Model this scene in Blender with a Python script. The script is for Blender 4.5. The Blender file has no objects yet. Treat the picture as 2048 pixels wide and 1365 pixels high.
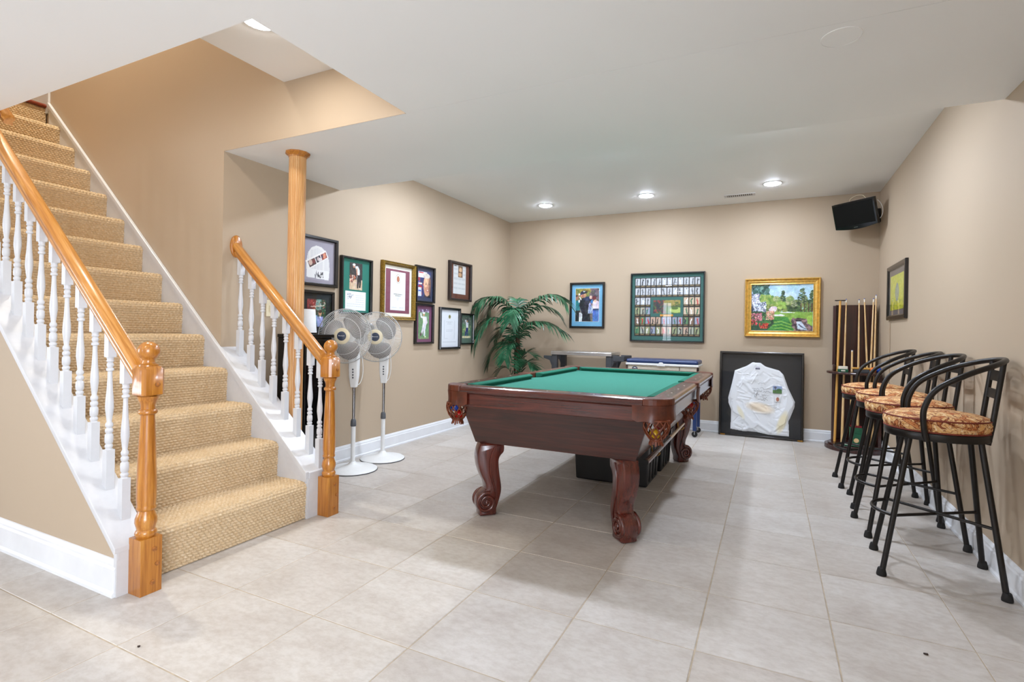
import bpy, bmesh, math, random
import numpy as np
from mathutils import Vector, Matrix

random.seed(7)
rng = np.random.default_rng(7)
scene = bpy.context.scene
C = scene.collection
PI = math.pi

# ------------------------------------------------------------------ room constants (metres)
T = 0.46
HC, HS = 2.657, 2.306          # far ceiling, dropped ceiling
XL, XR, YB, YS = -3.293, 1.011, 6.471, 3.286
YC = 2.25                      # stairwell wall plane
YN = 1.325                     # near edge of the stair opening
XO = -1.79                     # right edge of the stair opening
YF = -3.6                      # wall behind the camera
XW = -6.4                      # far left wall

# ------------------------------------------------------------------ camera
CAM_H = 1.1354
YAW, ROLL = -0.4487, 0.0170
def cam_matrix():
    c, s = math.cos(YAW), math.sin(YAW)
    R = Vector((c, -s, 0)); F = Vector((s, c, 0)); D = Vector((0, 0, -1))
    c, s = math.cos(ROLL), math.sin(ROLL)
    ax = R * c - D * s; ay = R * s + D * c
    m = Matrix.Identity(4)
    for i, v in enumerate((ax, -ay, -F)):
        m[0][i], m[1][i], m[2][i] = v
    m[2][3] = CAM_H
    return m
cd = bpy.data.cameras.new('camera'); cam = bpy.data.objects.new('camera', cd); C.objects.link(cam)
cam.matrix_world = cam_matrix()
cd.sensor_width = 36; cd.lens = 1038.03 / 2048 * 36
cd.shift_x = -16.18 / 2048; cd.shift_y = -18.52 / 2048
cd.clip_start = 0.02
scene.camera = cam

# ------------------------------------------------------------------ world, light, exposure
w = bpy.data.worlds.new('world'); scene.world = w; w.use_nodes = True
w.node_tree.nodes['Background'].inputs[0].default_value = (0.75, 0.85, 1.0, 1)
w.node_tree.nodes['Background'].inputs[1].default_value = 1.0
scene.view_settings.view_transform = 'Standard'
scene.view_settings.look = 'None'
scene.view_settings.exposure = 0.21
scene.view_settings.gamma = 1.0
scene.view_settings.use_curve_mapping = False
L_DAY, L_FILL_LEFT, L_FILL_RIGHT, L_FAR, L_STAIR, L_FILL_UP, L_FILL_NEAR = 1.0, 0.26, 1.2, 1.6, 0.66, 7.6, 0.3
LAMP = 200.0          # emission of the recessed LED lenses
def area_light(name, loc, rot, sx, sy, power, col):
    l = bpy.data.lights.new(name, 'AREA'); l.shape = 'RECTANGLE'; l.size = sx; l.size_y = sy
    l.energy = power; l.color = col
    o = bpy.data.objects.new(name, l); C.objects.link(o); o.location = loc; o.rotation_euler = rot
    return o
# daylight behind the camera: the sidelight, plus two windows added for fill
area_light('daylight_sidelight', (-2.9, -3.95, 1.2), (PI/2, 0, 0), 0.34, 1.9, 30.0*L_DAY, (0.90, 0.98, 1.10))
area_light('fill_window_light_left', (XW-0.30, -1.6, 1.25), (PI/2, 0, -PI/2), 2.2, 1.7, 420.0*L_FILL_LEFT, (0.90, 0.98, 1.10))
area_light('fill_window_light_right', (XR+0.30, -1.7, 1.25), (PI/2, 0, PI/2), 2.4, 1.7, 200.0*L_FILL_RIGHT, (0.90, 0.98, 1.10))

# ------------------------------------------------------------------ materials
def lin(c):
    return tuple(((v/255)/12.92 if v/255 <= 0.04045 else ((v/255+0.055)/1.055)**2.4) for v in c[:3])
def base_mat(name, rough=0.5, metal=0.0, spec=0.5, coat=0.0):
    m = bpy.data.materials.new(name); m.use_nodes = True
    nt = m.node_tree; b = nt.nodes['Principled BSDF']
    b.inputs['Roughness'].default_value = rough; b.inputs['Metallic'].default_value = metal
    b.inputs['Specular IOR Level'].default_value = spec
    b.inputs['Coat Weight'].default_value = coat; b.inputs['Coat Roughness'].default_value = 0.15
    return m, nt, b
def tex_coord(nt, scale=(1,1,1), rot=(0,0,0), kind='Object'):
    tc = nt.nodes.new('ShaderNodeTexCoord'); mp = nt.nodes.new('ShaderNodeMapping')
    mp.inputs['Scale'].default_value = scale; mp.inputs['Rotation'].default_value = rot
    nt.links.new(tc.outputs[kind], mp.inputs['Vector']); return mp.outputs[0]
def noise(nt, vec, scale, detail=4, rough=0.55, dist=0.0):
    n = nt.nodes.new('ShaderNodeTexNoise'); n.inputs['Scale'].default_value = scale
    n.inputs['Detail'].default_value = detail; n.inputs['Roughness'].default_value = rough
    n.inputs['Distortion'].default_value = dist
    nt.links.new(vec, n.inputs['Vector']); return n
def ramp(nt, fac, stops):
    r = nt.nodes.new('ShaderNodeValToRGB'); cr = r.color_ramp
    while len(cr.elements) < len(stops): cr.elements.new(0.5)
    for e, (p, c) in zip(cr.elements, stops):
        e.position = p; e.color = (*lin(c), 1)
    nt.links.new(fac, r.inputs[0]); return r.outputs[0]
def bump(nt, b, fac, strength=0.2, dist=0.01):
    n = nt.nodes.new('ShaderNodeBump'); n.inputs['Strength'].default_value = strength
    n.inputs['Distance'].default_value = dist
    nt.links.new(fac, n.inputs['Height']); nt.links.new(n.outputs[0], b.inputs['Normal'])
def plain(name, col, rough=0.5, metal=0.0, spec=0.5, var=0.04, nscale=30, bmp=0.0, coat=0.0):
    m, nt, b = base_mat(name, rough, metal, spec, coat)
    v = tex_coord(nt); n = noise(nt, v, nscale, 3)
    lo = tuple(max(0, x*(1-var)) for x in col); hi = tuple(min(255, x*(1+var)) for x in col)
    nt.links.new(ramp(nt, n.outputs[0], [(0.3, lo), (0.7, hi)]), b.inputs['Base Color'])
    if bmp: bump(nt, b, n.outputs[0], bmp, 0.003)
    return m
def wood(name, c0, c1, c2, axis=2, rough=0.35, scale=1.0, coat=0.3, spec=0.5, rot=None):
    m, nt, b = base_mat(name, rough, 0, spec, coat)
    s = [14*scale]*3; s[axis] = 0.9*scale
    def grain_coord(s_):
        if rot is None: return tex_coord(nt, tuple(s_))
        r_ = tex_coord(nt, (1, 1, 1), rot); mp = nt.nodes.new('ShaderNodeMapping'); mp.inputs['Scale'].default_value = tuple(s_)
        nt.links.new(r_, mp.inputs['Vector']); return mp.outputs[0]
    v = grain_coord(s)
    n = noise(nt, v, 2.2, 5, 0.6, 1.2)
    s2 = [90*scale]*3; s2[axis] = 3*scale
    v2 = grain_coord(s2); n2 = noise(nt, v2, 2.0, 3)
    mx = nt.nodes.new('ShaderNodeMath'); mx.operation = 'MULTIPLY_ADD'
    mx.inputs[1].default_value = 0.35; nt.links.new(n2.outputs[0], mx.inputs[0])
    m2 = nt.nodes.new('ShaderNodeMath'); m2.operation = 'MULTIPLY'; m2.inputs[1].default_value = 0.65
    nt.links.new(n.outputs[0], m2.inputs[0]); nt.links.new(m2.outputs[0], mx.inputs[2])
    nt.links.new(ramp(nt, mx.outputs[0], [(0.36, c0), (0.5, c1), (0.64, c2)]), b.inputs['Base Color'])
    bump(nt, b, n2.outputs[0], 0.03, 0.002)
    return m
def emis(name, col, strength, rgb=None):
    m = bpy.data.materials.new(name); m.use_nodes = True; nt = m.node_tree
    b = nt.nodes['Principled BSDF']; b.inputs['Base Color'].default_value = (0.9, 0.9, 0.9, 1)
    b.inputs['Emission Color'].default_value = (*(rgb or lin(col)), 1); b.inputs['Emission Strength'].default_value = strength
    return m
def glass_mat(name='pane_glass', gloss=0.0, tint=(1,1,1)):
    m = bpy.data.materials.new(name); m.use_nodes = True; nt = m.node_tree; nt.nodes.clear()
    o = nt.nodes.new('ShaderNodeOutputMaterial'); mix = nt.nodes.new('ShaderNodeMixShader')
    t = nt.nodes.new('ShaderNodeBsdfTransparent'); t.inputs[0].default_value = (*tint, 1)
    g = nt.nodes.new('ShaderNodeBsdfGlossy'); g.inputs['Roughness'].default_value = gloss
    lw = nt.nodes.new('ShaderNodeLayerWeight'); pw = nt.nodes.new('ShaderNodeMath'); pw.operation = 'POWER'; pw.inputs[1].default_value = 5.0
    f = nt.nodes.new('ShaderNodeMath'); f.operation = 'MULTIPLY_ADD'; f.inputs[1].default_value = 0.95; f.inputs[2].default_value = 0.025
    nt.links.new(lw.outputs['Facing'], pw.inputs[0]); nt.links.new(pw.outputs[0], f.inputs[0])
    nt.links.new(f.outputs[0], mix.inputs[0]); nt.links.new(t.outputs[0], mix.inputs[1]); nt.links.new(g.outputs[0], mix.inputs[2])
    nt.links.new(mix.outputs[0], o.inputs[0]); return m
def print_mat(name='print_ink', rough=0.45):
    m, nt, b = base_mat(name, rough)
    a = nt.nodes.new('ShaderNodeAttribute'); a.attribute_name = 'Col'
    nt.links.new(a.outputs['Color'], b.inputs['Base Color']); return m

M = {}
def wall_paint(name, col):
    m, nt, b = base_mat(name, 0.6, 0, 0.25)
    v = tex_coord(nt); n = noise(nt, v, 0.6, 2); n2 = noise(nt, v, 220, 2)
    lo = tuple(x*0.975 for x in col)
    nt.links.new(ramp(nt, n.outputs[0], [(0.35, lo), (0.65, col)]), b.inputs['Base Color'])
    bump(nt, b, n2.outputs[0], 0.05, 0.002); return m
M['wall'] = wall_paint('beige_wall_paint', (184, 165, 142))
M['ceil'] = wall_paint('white_ceiling_paint', (243, 243, 242))
M['trim'] = plain('white_trim_paint', (205, 205, 207), 0.35, var=0.01)
M['base'] = plain('white_baseboard_paint', (226, 227, 229), 0.35, var=0.02, nscale=6)
def tile_mat():
    m, nt, b = base_mat('stone_floor_tile', 0.42, 0, 0.4)
    oi = nt.nodes.new('ShaderNodeObjectInfo')
    tc = nt.nodes.new('ShaderNodeNewGeometry')
    add = nt.nodes.new('ShaderNodeVectorMath'); add.operation = 'MULTIPLY_ADD'
    add.inputs[1].default_value = (1, 1, 1)
    nt.links.new(tc.outputs['Position'], add.inputs[0])
    sc = nt.nodes.new('ShaderNodeVectorMath'); sc.operation = 'SCALE'; sc.inputs['Scale'].default_value = 40
    nt.links.new(oi.outputs['Random'], sc.inputs[0]); nt.links.new(sc.outputs[0], add.inputs[2])
    v = add.outputs[0]
    mp = nt.nodes.new('ShaderNodeMapping'); mp.inputs['Scale'].default_value = (1.0, 1.6, 1); nt.links.new(v, mp.inputs[0])
    n1 = noise(nt, mp.outputs[0], 3.2, 6, 0.62, 0.4); n2 = noise(nt, mp.outputs[0], 26, 5, 0.65)
    c1 = ramp(nt, n1.outputs[0], [(0.3, (187, 180, 174)), (0.5, (197, 192, 187)), (0.72, (205, 201, 197))])
    c2 = ramp(nt, n2.outputs[0], [(0.35, (222, 215, 208)), (0.6, (255, 255, 255))])
    mu = nt.nodes.new('ShaderNodeMix'); mu.data_type = 'RGBA'; mu.blend_type = 'MULTIPLY'; mu.inputs[0].default_value = 0.5
    nt.links.new(c1, mu.inputs[6]); nt.links.new(c2, mu.inputs[7])
    tint = ramp(nt, oi.outputs['Random'], [(0.0, (243, 238, 232)), (1.0, (255, 254, 252))])
    m3 = nt.nodes.new('ShaderNodeMix'); m3.data_type = 'RGBA'; m3.blend_type = 'MULTIPLY'; m3.inputs[0].default_value = 1
    nt.links.new(mu.outputs[2], m3.inputs[6]); nt.links.new(tint, m3.inputs[7])
    nt.links.new(m3.outputs[2], b.inputs['Base Color'])
    r = nt.nodes.new('ShaderNodeMapRange'); r.inputs['To Min'].default_value = 0.3; r.inputs['To Max'].default_value = 0.5
    nt.links.new(n2.outputs[0], r.inputs[0]); nt.links.new(r.outputs[0], b.inputs['Roughness'])
    bump(nt, b, n2.outputs[0], 0.12, 0.004); return m
M['tile'] = tile_mat()
M['grout'] = plain('tan_grout', (176, 161, 140), 0.9, var=0.08, nscale=20)
M['oak'] = wood('honey_oak', (146, 84, 18), (176, 110, 34), (200, 138, 58), 2, 0.3, 1.0, 0.5)
M['oak_x'] = wood('honey_oak_rail', (164, 100, 34), (194, 130, 56), (214, 156, 86), 0, 0.28, 1.0, 0.6, rot=(0, -0.7217, 0))
M['oak_col'] = wood('pale_oak_slats', (188, 130, 72), (208, 156, 98), (222, 178, 124), 2, 0.4, 0.8, 0.2)
M['oak_plug'] = plain('oak_plug_end_grain', (150, 92, 40), 0.4, var=0.2, nscale=90)
M['mahog'] = wood('mahogany', (50, 18, 13), (74, 28, 20), (98, 40, 28), 0, 0.25, 0.8, 0.6)
M['mahog_z'] = wood('mahogany_leg', (60, 20, 13), (80, 28, 18), (98, 38, 25), 2, 0.25, 1.0, 0.6)
M['mahog_y'] = wood('mahogany_side', (50, 18, 13), (74, 28, 20), (98, 40, 28), 1, 0.25, 0.8, 0.6)
M['mahog_shaded'] = wood('mahogany_shaded_panel', (38, 14, 10), (56, 22, 16), (76, 32, 23), 0, 0.28, 0.8, 0.4)  # darker mahogany copy, shade under the rail overhang put into the colour
M['darkwood'] = wood('dark_stained_wood', (34, 12, 9), (52, 20, 14), (72, 30, 20), 2, 0.3, 1.0, 0.4)
M['landing'] = plain('red_brown_wood_nosing', (120, 46, 20), 0.3, var=0.15)
M['leather'] = plain('brown_pocket_leather', (84, 38, 21), 0.3, var=0.18, nscale=24, bmp=0.2)
M['net'] = plain('woven_leather_net', (104, 48, 22), 0.4, var=0.2, nscale=40)
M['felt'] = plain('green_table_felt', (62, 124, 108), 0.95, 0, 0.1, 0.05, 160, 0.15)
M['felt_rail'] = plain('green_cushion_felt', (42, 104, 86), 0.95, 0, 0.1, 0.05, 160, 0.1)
M['white'] = plain('white_plastic', (226, 226, 224), 0.35, var=0.01)
M['cream'] = plain('cream_plastic', (226, 214, 182), 0.4, var=0.02)
M['black'] = plain('black_satin', (16, 15, 15), 0.35, var=0.1)
M['gloss_black'] = plain('glossy_black', (7, 7, 8), 0.08, var=0.1, coat=0.5)
M['iron'] = plain('black_iron', (20, 16, 13), 0.33, 0.0, 0.4, 0.15, 60)
M['rubber'] = plain('black_rubber', (17, 15, 14), 0.7, var=0.1)
M['chrome'] = plain('chrome_tube', (190, 192, 196), 0.12, 1.0, var=0.02)
M['steel'] = plain('brushed_stainless', (196, 197, 198), 0.28, 1.0, var=0.05, nscale=12)
M['grey'] = plain('grey_plastic', (84, 86, 90), 0.5, var=0.05)
M['charcoal'] = plain('charcoal_resin', (62, 64, 68), 0.55, var=0.06)
M['bin'] = plain('black_bin_plastic', (14, 14, 15), 0.4, var=0.1)
M['brass'] = plain('brass', (176, 132, 62), 0.25, 1.0, var=0.06)
M['navy'] = plain('navy_plastic', (30, 52, 98), 0.35, var=0.05)
M['gold'] = plain('gilt_frame', (214, 170, 84), 0.34, 0.4, var=0.1, nscale=40)
M['antgold'] = plain('antique_gold_frame', (128, 102, 38), 0.35, 0.6, var=0.3, nscale=120, bmp=0.4)
M['frame_black'] = plain('black_picture_frame', (20, 18, 18), 0.25, var=0.12, coat=0.3)
M['frame_brown'] = plain('dark_brown_picture_frame', (40, 30, 28), 0.3, var=0.15)
M['glass'] = glass_mat('picture_glass')
M['pane'] = glass_mat('window_glass')
M['ink'] = print_mat()
def blade_mat():
    m, nt, b = base_mat('smoky_fan_blade', 0.3)
    b.inputs['Base Color'].default_value = (*lin((132, 126, 120)), 1); b.inputs['Alpha'].default_value = 0.92; return m
M['blade'] = blade_mat()
def leaf_mat():
    m, nt, b = base_mat('palm_leaf', 0.34)
    v = tex_coord(nt); n = noise(nt, v, 7, 3)
    nt.links.new(ramp(nt, n.outputs[0], [(0.3, (14, 54, 32)), (0.52, (30, 88, 56)), (0.74, (84, 140, 104))]), b.inputs['Base Color'])
    return m
M['leaf'] = leaf_mat()
M['trunk'] = plain('brown_palm_stem', (66, 46, 28), 0.8, var=0.3, nscale=40, bmp=0.5)
def carpet_mat():
    m, nt, b = base_mat('berber_carpet', 0.95, 0, 0.1)
    v = tex_coord(nt); n = noise(nt, v, 70, 3)
    nt.links.new(ramp(nt, n.outputs[0], [(0.3, (198, 170, 132)), (0.55, (208, 183, 148)), (0.75, (220, 199, 168))]), b.inputs['Base Color'])
    n2 = noise(nt, v, 600, 2); bump(nt, b, n2.outputs[0], 0.3, 0.002)
    return m
M['carpet'] = carpet_mat()
def floral_mat():
    m, nt, b = base_mat('floral_seat_fabric', 0.75, 0, 0.2)
    v = tex_coord(nt)
    n = noise(nt, v, 9, 2, 0.5, 2.5)
    c = ramp(nt, n.outputs[0], [(0.28, (150, 62, 36)), (0.40, (206, 142, 88)), (0.47, (120, 46, 28)), (0.50, (226, 190, 140)), (0.58, (214, 164, 104)), (0.66, (240, 220, 184)), (0.74, (168, 110, 52))])
    n2 = noise(nt, v, 26, 2, 0.5, 1.5)
    d = ramp(nt, n2.outputs[0], [(0.42, (255, 255, 255)), (0.47, (150, 96, 70)), (0.5, (255, 248, 236)), (0.62, (255, 255, 255))])
    mu = nt.nodes.new('ShaderNodeMix'); mu.data_type = 'RGBA'; mu.blend_type = 'MULTIPLY'; mu.inputs[0].default_value = 0.9
    nt.links.new(c, mu.inputs[6]); nt.links.new(d, mu.inputs[7]); nt.links.new(mu.outputs[2], b.inputs['Base Color'])
    bump(nt, b, n2.outputs[0], 0.15, 0.004); return m
M['floral'] = floral_mat()
M['piping'] = plain('rust_piping', (118, 44, 28), 0.7)
M['red'] = plain('red_lacquer', (176, 20, 16), 0.15, var=0.05)
M['ballblue'] = plain('blue_lacquer', (22, 66, 160), 0.15, var=0.05)
M['orange'] = plain('orange_lacquer', (226, 110, 24), 0.15, var=0.05)
M['yellow'] = plain('yellow_lacquer', (226, 176, 40), 0.15, var=0.05)
M['maroon'] = plain('maroon_lacquer', (110, 22, 30), 0.15, var=0.05)
M['ballwhite'] = plain('ivory_lacquer', (232, 226, 210), 0.15, var=0.03)
M['greenplastic'] = plain('green_cardboard', (18, 84, 56), 0.5, var=0.1)
M['cue'] = wood('maple_cue', (204, 160, 100), (220, 182, 126), (232, 200, 150), 2, 0.3, 1.0, 0.4)
M['cue_y'] = wood('maple_bridge_stick', (196, 140, 60), (214, 160, 78), (226, 176, 98), 2, 0.3, 1.0, 0.4)
M['shade'] = plain('white_lamp_shade', (238, 238, 236), 0.8, var=0.01)
M['coolerbody'] = plain('ivory_cooler_body', (206, 198, 180), 0.35, 0.1, var=0.03)
M['terracotta'] = plain('brown_pot', (92, 58, 40), 0.7, var=0.1)
M['debris'] = plain('dark_leaf_crumb', (46, 30, 20), 0.8, var=0.3)

# ------------------------------------------------------------------ mesh helpers
class MB:
    def __init__(s): s.v = []; s.f = []
    def add(s, vs, fs):
        o = len(s.v); s.v += [tuple(v) for v in vs]; s.f += [tuple(i+o for i in f) for f in fs]; return s
    def box(s, x0, x1, y0, y1, z0, z1):
        vs = [(x, y, z) for z in (z0, z1) for y in (y0, y1) for x in (x0, x1)]
        return s.add(vs, [(0,2,3,1), (4,5,7,6), (0,1,5,4), (2,6,7,3), (0,4,6,2), (1,3,7,5)])
    def prism(s, poly, a0, a1, axis='y'):
        """closed 2-D polygon extruded along an axis; poly in the other two axes order"""
        n = len(poly)
        def P(p, a):
            return {'y': (p[0], a, p[1]), 'x': (a, p[0], p[1]), 'z': (p[0], p[1], a)}[axis]
        vs = [P(p, a0) for p in poly] + [P(p, a1) for p in poly]
        fs = [(i, (i+1) % n, n+(i+1) % n, n+i) for i in range(n)]
        fs += [tuple(range(n-1, -1, -1)), tuple(range(n, 2*n))]
        return s.add(vs, fs)
    def lathe(s, prof, seg=24, c=(0, 0, 0), axis='z', ang=2*PI, caps=True):
        """prof: list of (r, h)"""
        n = len(prof); vs = []
        for (r, h) in prof:
            for k in range(seg):
                a = 2*PI*k/seg; x, y = r*math.cos(a), r*math.sin(a)
                p = {'z': (x, y, h), 'y': (x, h, y), 'x': (h, x, y)}[axis]
                vs.append((p[0]+c[0], p[1]+c[1], p[2]+c[2]))
        fs = [(i*seg+k, i*seg+(k+1) % seg, (i+1)*seg+(k+1) % seg, (i+1)*seg+k) for i in range(n-1) for k in range(seg)]
        if caps:
            if prof[0][0] > 1e-5: fs.append(tuple(range(seg-1, -1, -1)))
            if prof[-1][0] > 1e-5: fs.append(tuple((n-1)*seg+k for k in range(seg)))
        return s.add(vs, fs)
    def tube(s, path, r=0.01, seg=8, closed=False, caps=True):
        P = [Vector(p) for p in path]; n = len(P)
        rs = r if isinstance(r, (list, tuple)) else [r]*n
        tang = []
        for i in range(n):
            if closed: t = P[(i+1) % n] - P[i-1]
            else: t = P[min(i+1, n-1)] - P[max(i-1, 0)]
            tang.append(t.normalized())
        t0 = tang[0]; up = Vector((0, 0, 1)) if abs(t0.z) < 0.9 else Vector((1, 0, 0))
        nrm = (up - t0*up.dot(t0)).normalized(); vs = []
        for i in range(n):
            t = tang[i]; nrm = (nrm - t*nrm.dot(t)).normalized(); bi = t.cross(nrm)
            for k in range(seg):
                a = 2*PI*k/seg
                vs.append(P[i] + (nrm*math.cos(a) + bi*math.sin(a))*rs[i])
        m = n if closed else n-1
        fs = [(i*seg+k, i*seg+(k+1) % seg, ((i+1) % n)*seg+(k+1) % seg, ((i+1) % n)*seg+k) for i in range(m) for k in range(seg)]
        if caps and not closed:
            fs += [tuple(range(seg-1, -1, -1)), tuple((n-1)*seg+k for k in range(seg))]
        return s.add(vs, fs)
    def sphere(s, c, r, seg=16, rings=10, sc=(1, 1, 1)):
        prof = [(r*math.sin(PI*i/rings), -r*math.cos(PI*i/rings)) for i in range(rings+1)]
        m = MB().lathe(prof, seg, caps=False)
        return s.add([(x*sc[0]+c[0], y*sc[1]+c[1], z*sc[2]+c[2]) for x, y, z in m.v], m.f)
    def grid(s, P):
        """P: 2-D list of points"""
        h, w_ = len(P), len(P[0])
        return s.add([p for r in P for p in r], [(j*w_+i, j*w_+i+1, (j+1)*w_+i+1, (j+1)*w_+i) for j in range(h-1) for i in range(w_-1)])
    def xf(s, m):
        s.v = [tuple(m @ Vector(v)) for v in s.v]; return s
    def mesh(s, name, smooth=None):
        me = bpy.data.meshes.new(name); me.from_pydata(s.v, [], s.f); me.validate(clean_customdata=False)
        bm = bmesh.new(); bm.from_mesh(me)
        bmesh.ops.remove_doubles(bm, verts=bm.verts, dist=1e-6)
        bmesh.ops.recalc_face_normals(bm, faces=bm.faces)
        if smooth is not None:
            for f in bm.faces: f.smooth = True
            for e in bm.edges:
                if len(e.link_faces) == 2 and e.calc_face_angle(0) > math.radians(smooth): e.smooth = False
        bm.to_mesh(me); bm.free(); return me
    def build(s, name, mat, parent=None, smooth=None, bev=0.0, loc=None, rot=None):
        return obj(name, s.mesh(name, smooth), mat, parent, bev, loc, rot)
def obj(name, me, mat, parent=None, bev=0.0, loc=None, rot=None):
    if mat is not None and not me.materials: me.materials.append(M[mat] if isinstance(mat, str) else mat)
    o = bpy.data.objects.new(name, me); C.objects.link(o)
    if parent is not None: o.parent = parent
    if loc is not None: o.location = loc
    if rot is not None: o.rotation_euler = rot
    if bev:
        b = o.modifiers.new('bevel', 'BEVEL'); b.width = bev; b.segments = 2; b.limit_method = 'ANGLE'; b.angle_limit = math.radians(40)
    return o
def bx(*a): return MB().box(*a)
def tag(o, label=None, cat=None, group=None, kind=None):
    if label: o['label'] = label
    if cat: o['category'] = cat
    if group: o['group'] = group
    if kind: o['kind'] = kind
    return o
def thing(name, label, cat, loc=(0, 0, 0), rotz=0, group=None):
    o = bpy.data.objects.new(name, None); C.objects.link(o)
    o.empty_display_size = 0.1
    o.location = loc; o.rotation_euler = (0, 0, rotz); return tag(o, label, cat, group)
def struct(name, mb, mat, label, cat='wall', bev=0):
    o = mb.build(name, mat, bev=bev); return tag(o, label, cat, kind='structure')
def copy_tree(o, parent=None):
    c = o.copy(); C.objects.link(c)
    if parent is not None: c.parent = parent
    for ch in list(o.children): copy_tree(ch, c)
    return c
def smooth_path(pts, n=6, closed=False):
    P = [Vector(p) for p in pts]; m = len(P); out = []
    for i in range(m if closed else m-1):
        if closed: a, b, c, d = P[i-1], P[i], P[(i+1) % m], P[(i+2) % m]
        else: a, b, c, d = P[max(i-1, 0)], P[i], P[i+1], P[min(i+2, m-1)]
        for k in range(n):
            t = k/n
            out.append(0.5*((2*b) + (c-a)*t + (2*a-5*b+4*c-d)*t*t + (3*b-a-3*c+d)*t**3))
    if not closed: out.append(P[-1])
    return out
def arc(cx, cy, r, a0, a1, n):
    return [(cx + r*math.cos(a0+(a1-a0)*i/n), cy + r*math.sin(a0+(a1-a0)*i/n)) for i in range(n+1)]

# ================================================================== THE ROOM
floor = struct('floor', bx(XW, XR+0.1, YF, YB+0.1, -0.06, -0.0022), 'grout', 'square grey stone tile floor with thin tan grout', 'floor')
def tile_mesh():
    h = 0.2278; c = 0.002
    m = MB(); r0 = [(-h, -h, -0.012), (h, -h, -0.012), (h, h, -0.012), (-h, h, -0.012)]
    r1 = [(x, y, -c) for x, y, z in r0]; r2 = [(x*(1-c/h), y*(1-c/h), 0) for x, y, z in r0]
    fs = []
    for a in (0, 4):
        fs += [(a+i, a+(i+1) % 4, a+4+(i+1) % 4, a+4+i) for i in range(4)]
    fs.append((8, 9, 10, 11)); m.add(r0+r1+r2, fs); return m.mesh('floor_tile')
tme = tile_mesh(); tme.materials.append(M['tile'])
for i in range(-7, 6):
    for j in range(-10, 11):
        x0, x1 = (i-3.4923)*T, (i+1-3.4923)*T; y0, y1 = (j+3.2676)*T, (j+4.2676)*T
        x1 = min(x1, XR); y1 = min(y1, YB); y0 = max(y0, YF)
        if y0 > 1.5 and y1 < YC and x1 < -2.6: continue          # under the stairs
        if x1 < XL and y0 > 1.5: continue
        if x0 < XL and y0 > YC: x0 = max(x0, XL)
        if x1-x0 < 0.03 or y1-y0 < 0.03: continue
        o = bpy.data.objects.new('floor_tile', tme); C.objects.link(o); o.parent = floor
        o.location = ((x0+x1)/2, (y0+y1)/2, random.uniform(-0.0006, 0)); o.scale = ((x1-x0)/T, (y1-y0)/T, 1)

# ceilings
struct('ceiling', MB().box(XW, XR, YF, YN, HS, HS+0.02).box(XO, XR, YN, YC, HS, HS+0.02).box(XL, XR, YC+0.002, YS, HS, HS+0.02)
       .box(XL-0.12, XR, YS-0.02, YS, HS+0.02, HC), 'ceil', 'white dropped ceiling over the stairs and entry side', 'ceiling')
struct('ceiling_far', bx(XL-0.1, XR+0.1, YS, YB+0.1, HC, HC+0.05), 'ceil', 'higher white ceiling with recessed lights over the pool table', 'ceiling')
struct('ceiling_stair', bx(-2.734, XO+0.3, YN-0.1, YC+0.02, HC, HC+0.05), 'ceil', 'small raised white ceiling above the foot of the stairs', 'ceiling')
struct('ceiling_upper', bx(XW-0.3, -2.6, YN-0.2, YC+0.3, 5.3, 5.35), 'ceil', 'white ceiling of the upper floor over the stairwell', 'ceiling')
# walls
struct('wall_left', bx(XL-0.12, XL, YC+0.001, YB, 0, HC), 'wall', 'beige left wall hung with framed pictures')
struct('wall_back', bx(XL-0.12, XR+0.12, YB, YB+0.12, 0, HC), 'wall', 'beige back wall behind the pool table')
struct('wall_right', MB().box(XR, XR+0.12, -0.5, YB, 0, HC).box(XR, XR+0.12, YF, -2.9, 0, HC).box(XR, XR+0.12, -2.9, -0.5, 0, 0.4).box(XR, XR+0.12, -2.9, -0.5, 2.1, HC), 'wall', 'beige right wall behind the bar stools')
struct('wall_stair', MB().box(XW-0.2, XL-0.0005, YC, YC+0.12, 0, 5.3).box(XL-0.0005, XO-0.0, YC-0.0005, YC+0.002, HS-0.0002, HS+0.02).box(XL-0.0005, -2.734, YC, YC+0.12, HS+0.02, 5.3).box(-2.734, XO+0.05, YC, YC+0.12, HS+0.02, HC+0.05),
       'wall', 'beige stairwell wall rising past the carpeted steps')
struct('wall_bulkhead', MB().box(XO, XO+0.06, YN, YC, HS+0.02, HC).box(-2.734, XO+0.06, YN-0.06, YN, HS+0.02, HC), 'wall', 'beige sides of the stair opening')
struct('wall_upper', MB().box(XW-0.2, -2.734, YN-0.1, YN-0.02, HS+0.02, 5.3).box(-2.734, -2.68, YN-0.02, YC, HC+0.05, 5.3).box(XW-0.2, XW-0.1, YN-0.02, YC, 3.0, 5.3),
       'wall', 'beige walls of the upper stairwell')
# triangular wall below the near stringer, and the part that closes the stair further up
SL = 0.88
def zs(x): return 0.2145 + (-2.48 - x)*SL          # nosing line
wm = MB().prism([(-2.44, 0), (-2.44, 0.205), (-4.95, 0.205+2.51*SL-0.12), (XW, HS), (XW, 0)], 1.235, 1.34, 'y')
struct('wall_stair_side', wm, 'wall', 'beige triangular wall under the near side of the stairs')
struct('wall_stair_upper', bx(XW, -4.55, 1.235, 1.34, 0.6, HS), 'wall', 'beige wall closing the upper stair flight')
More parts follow.
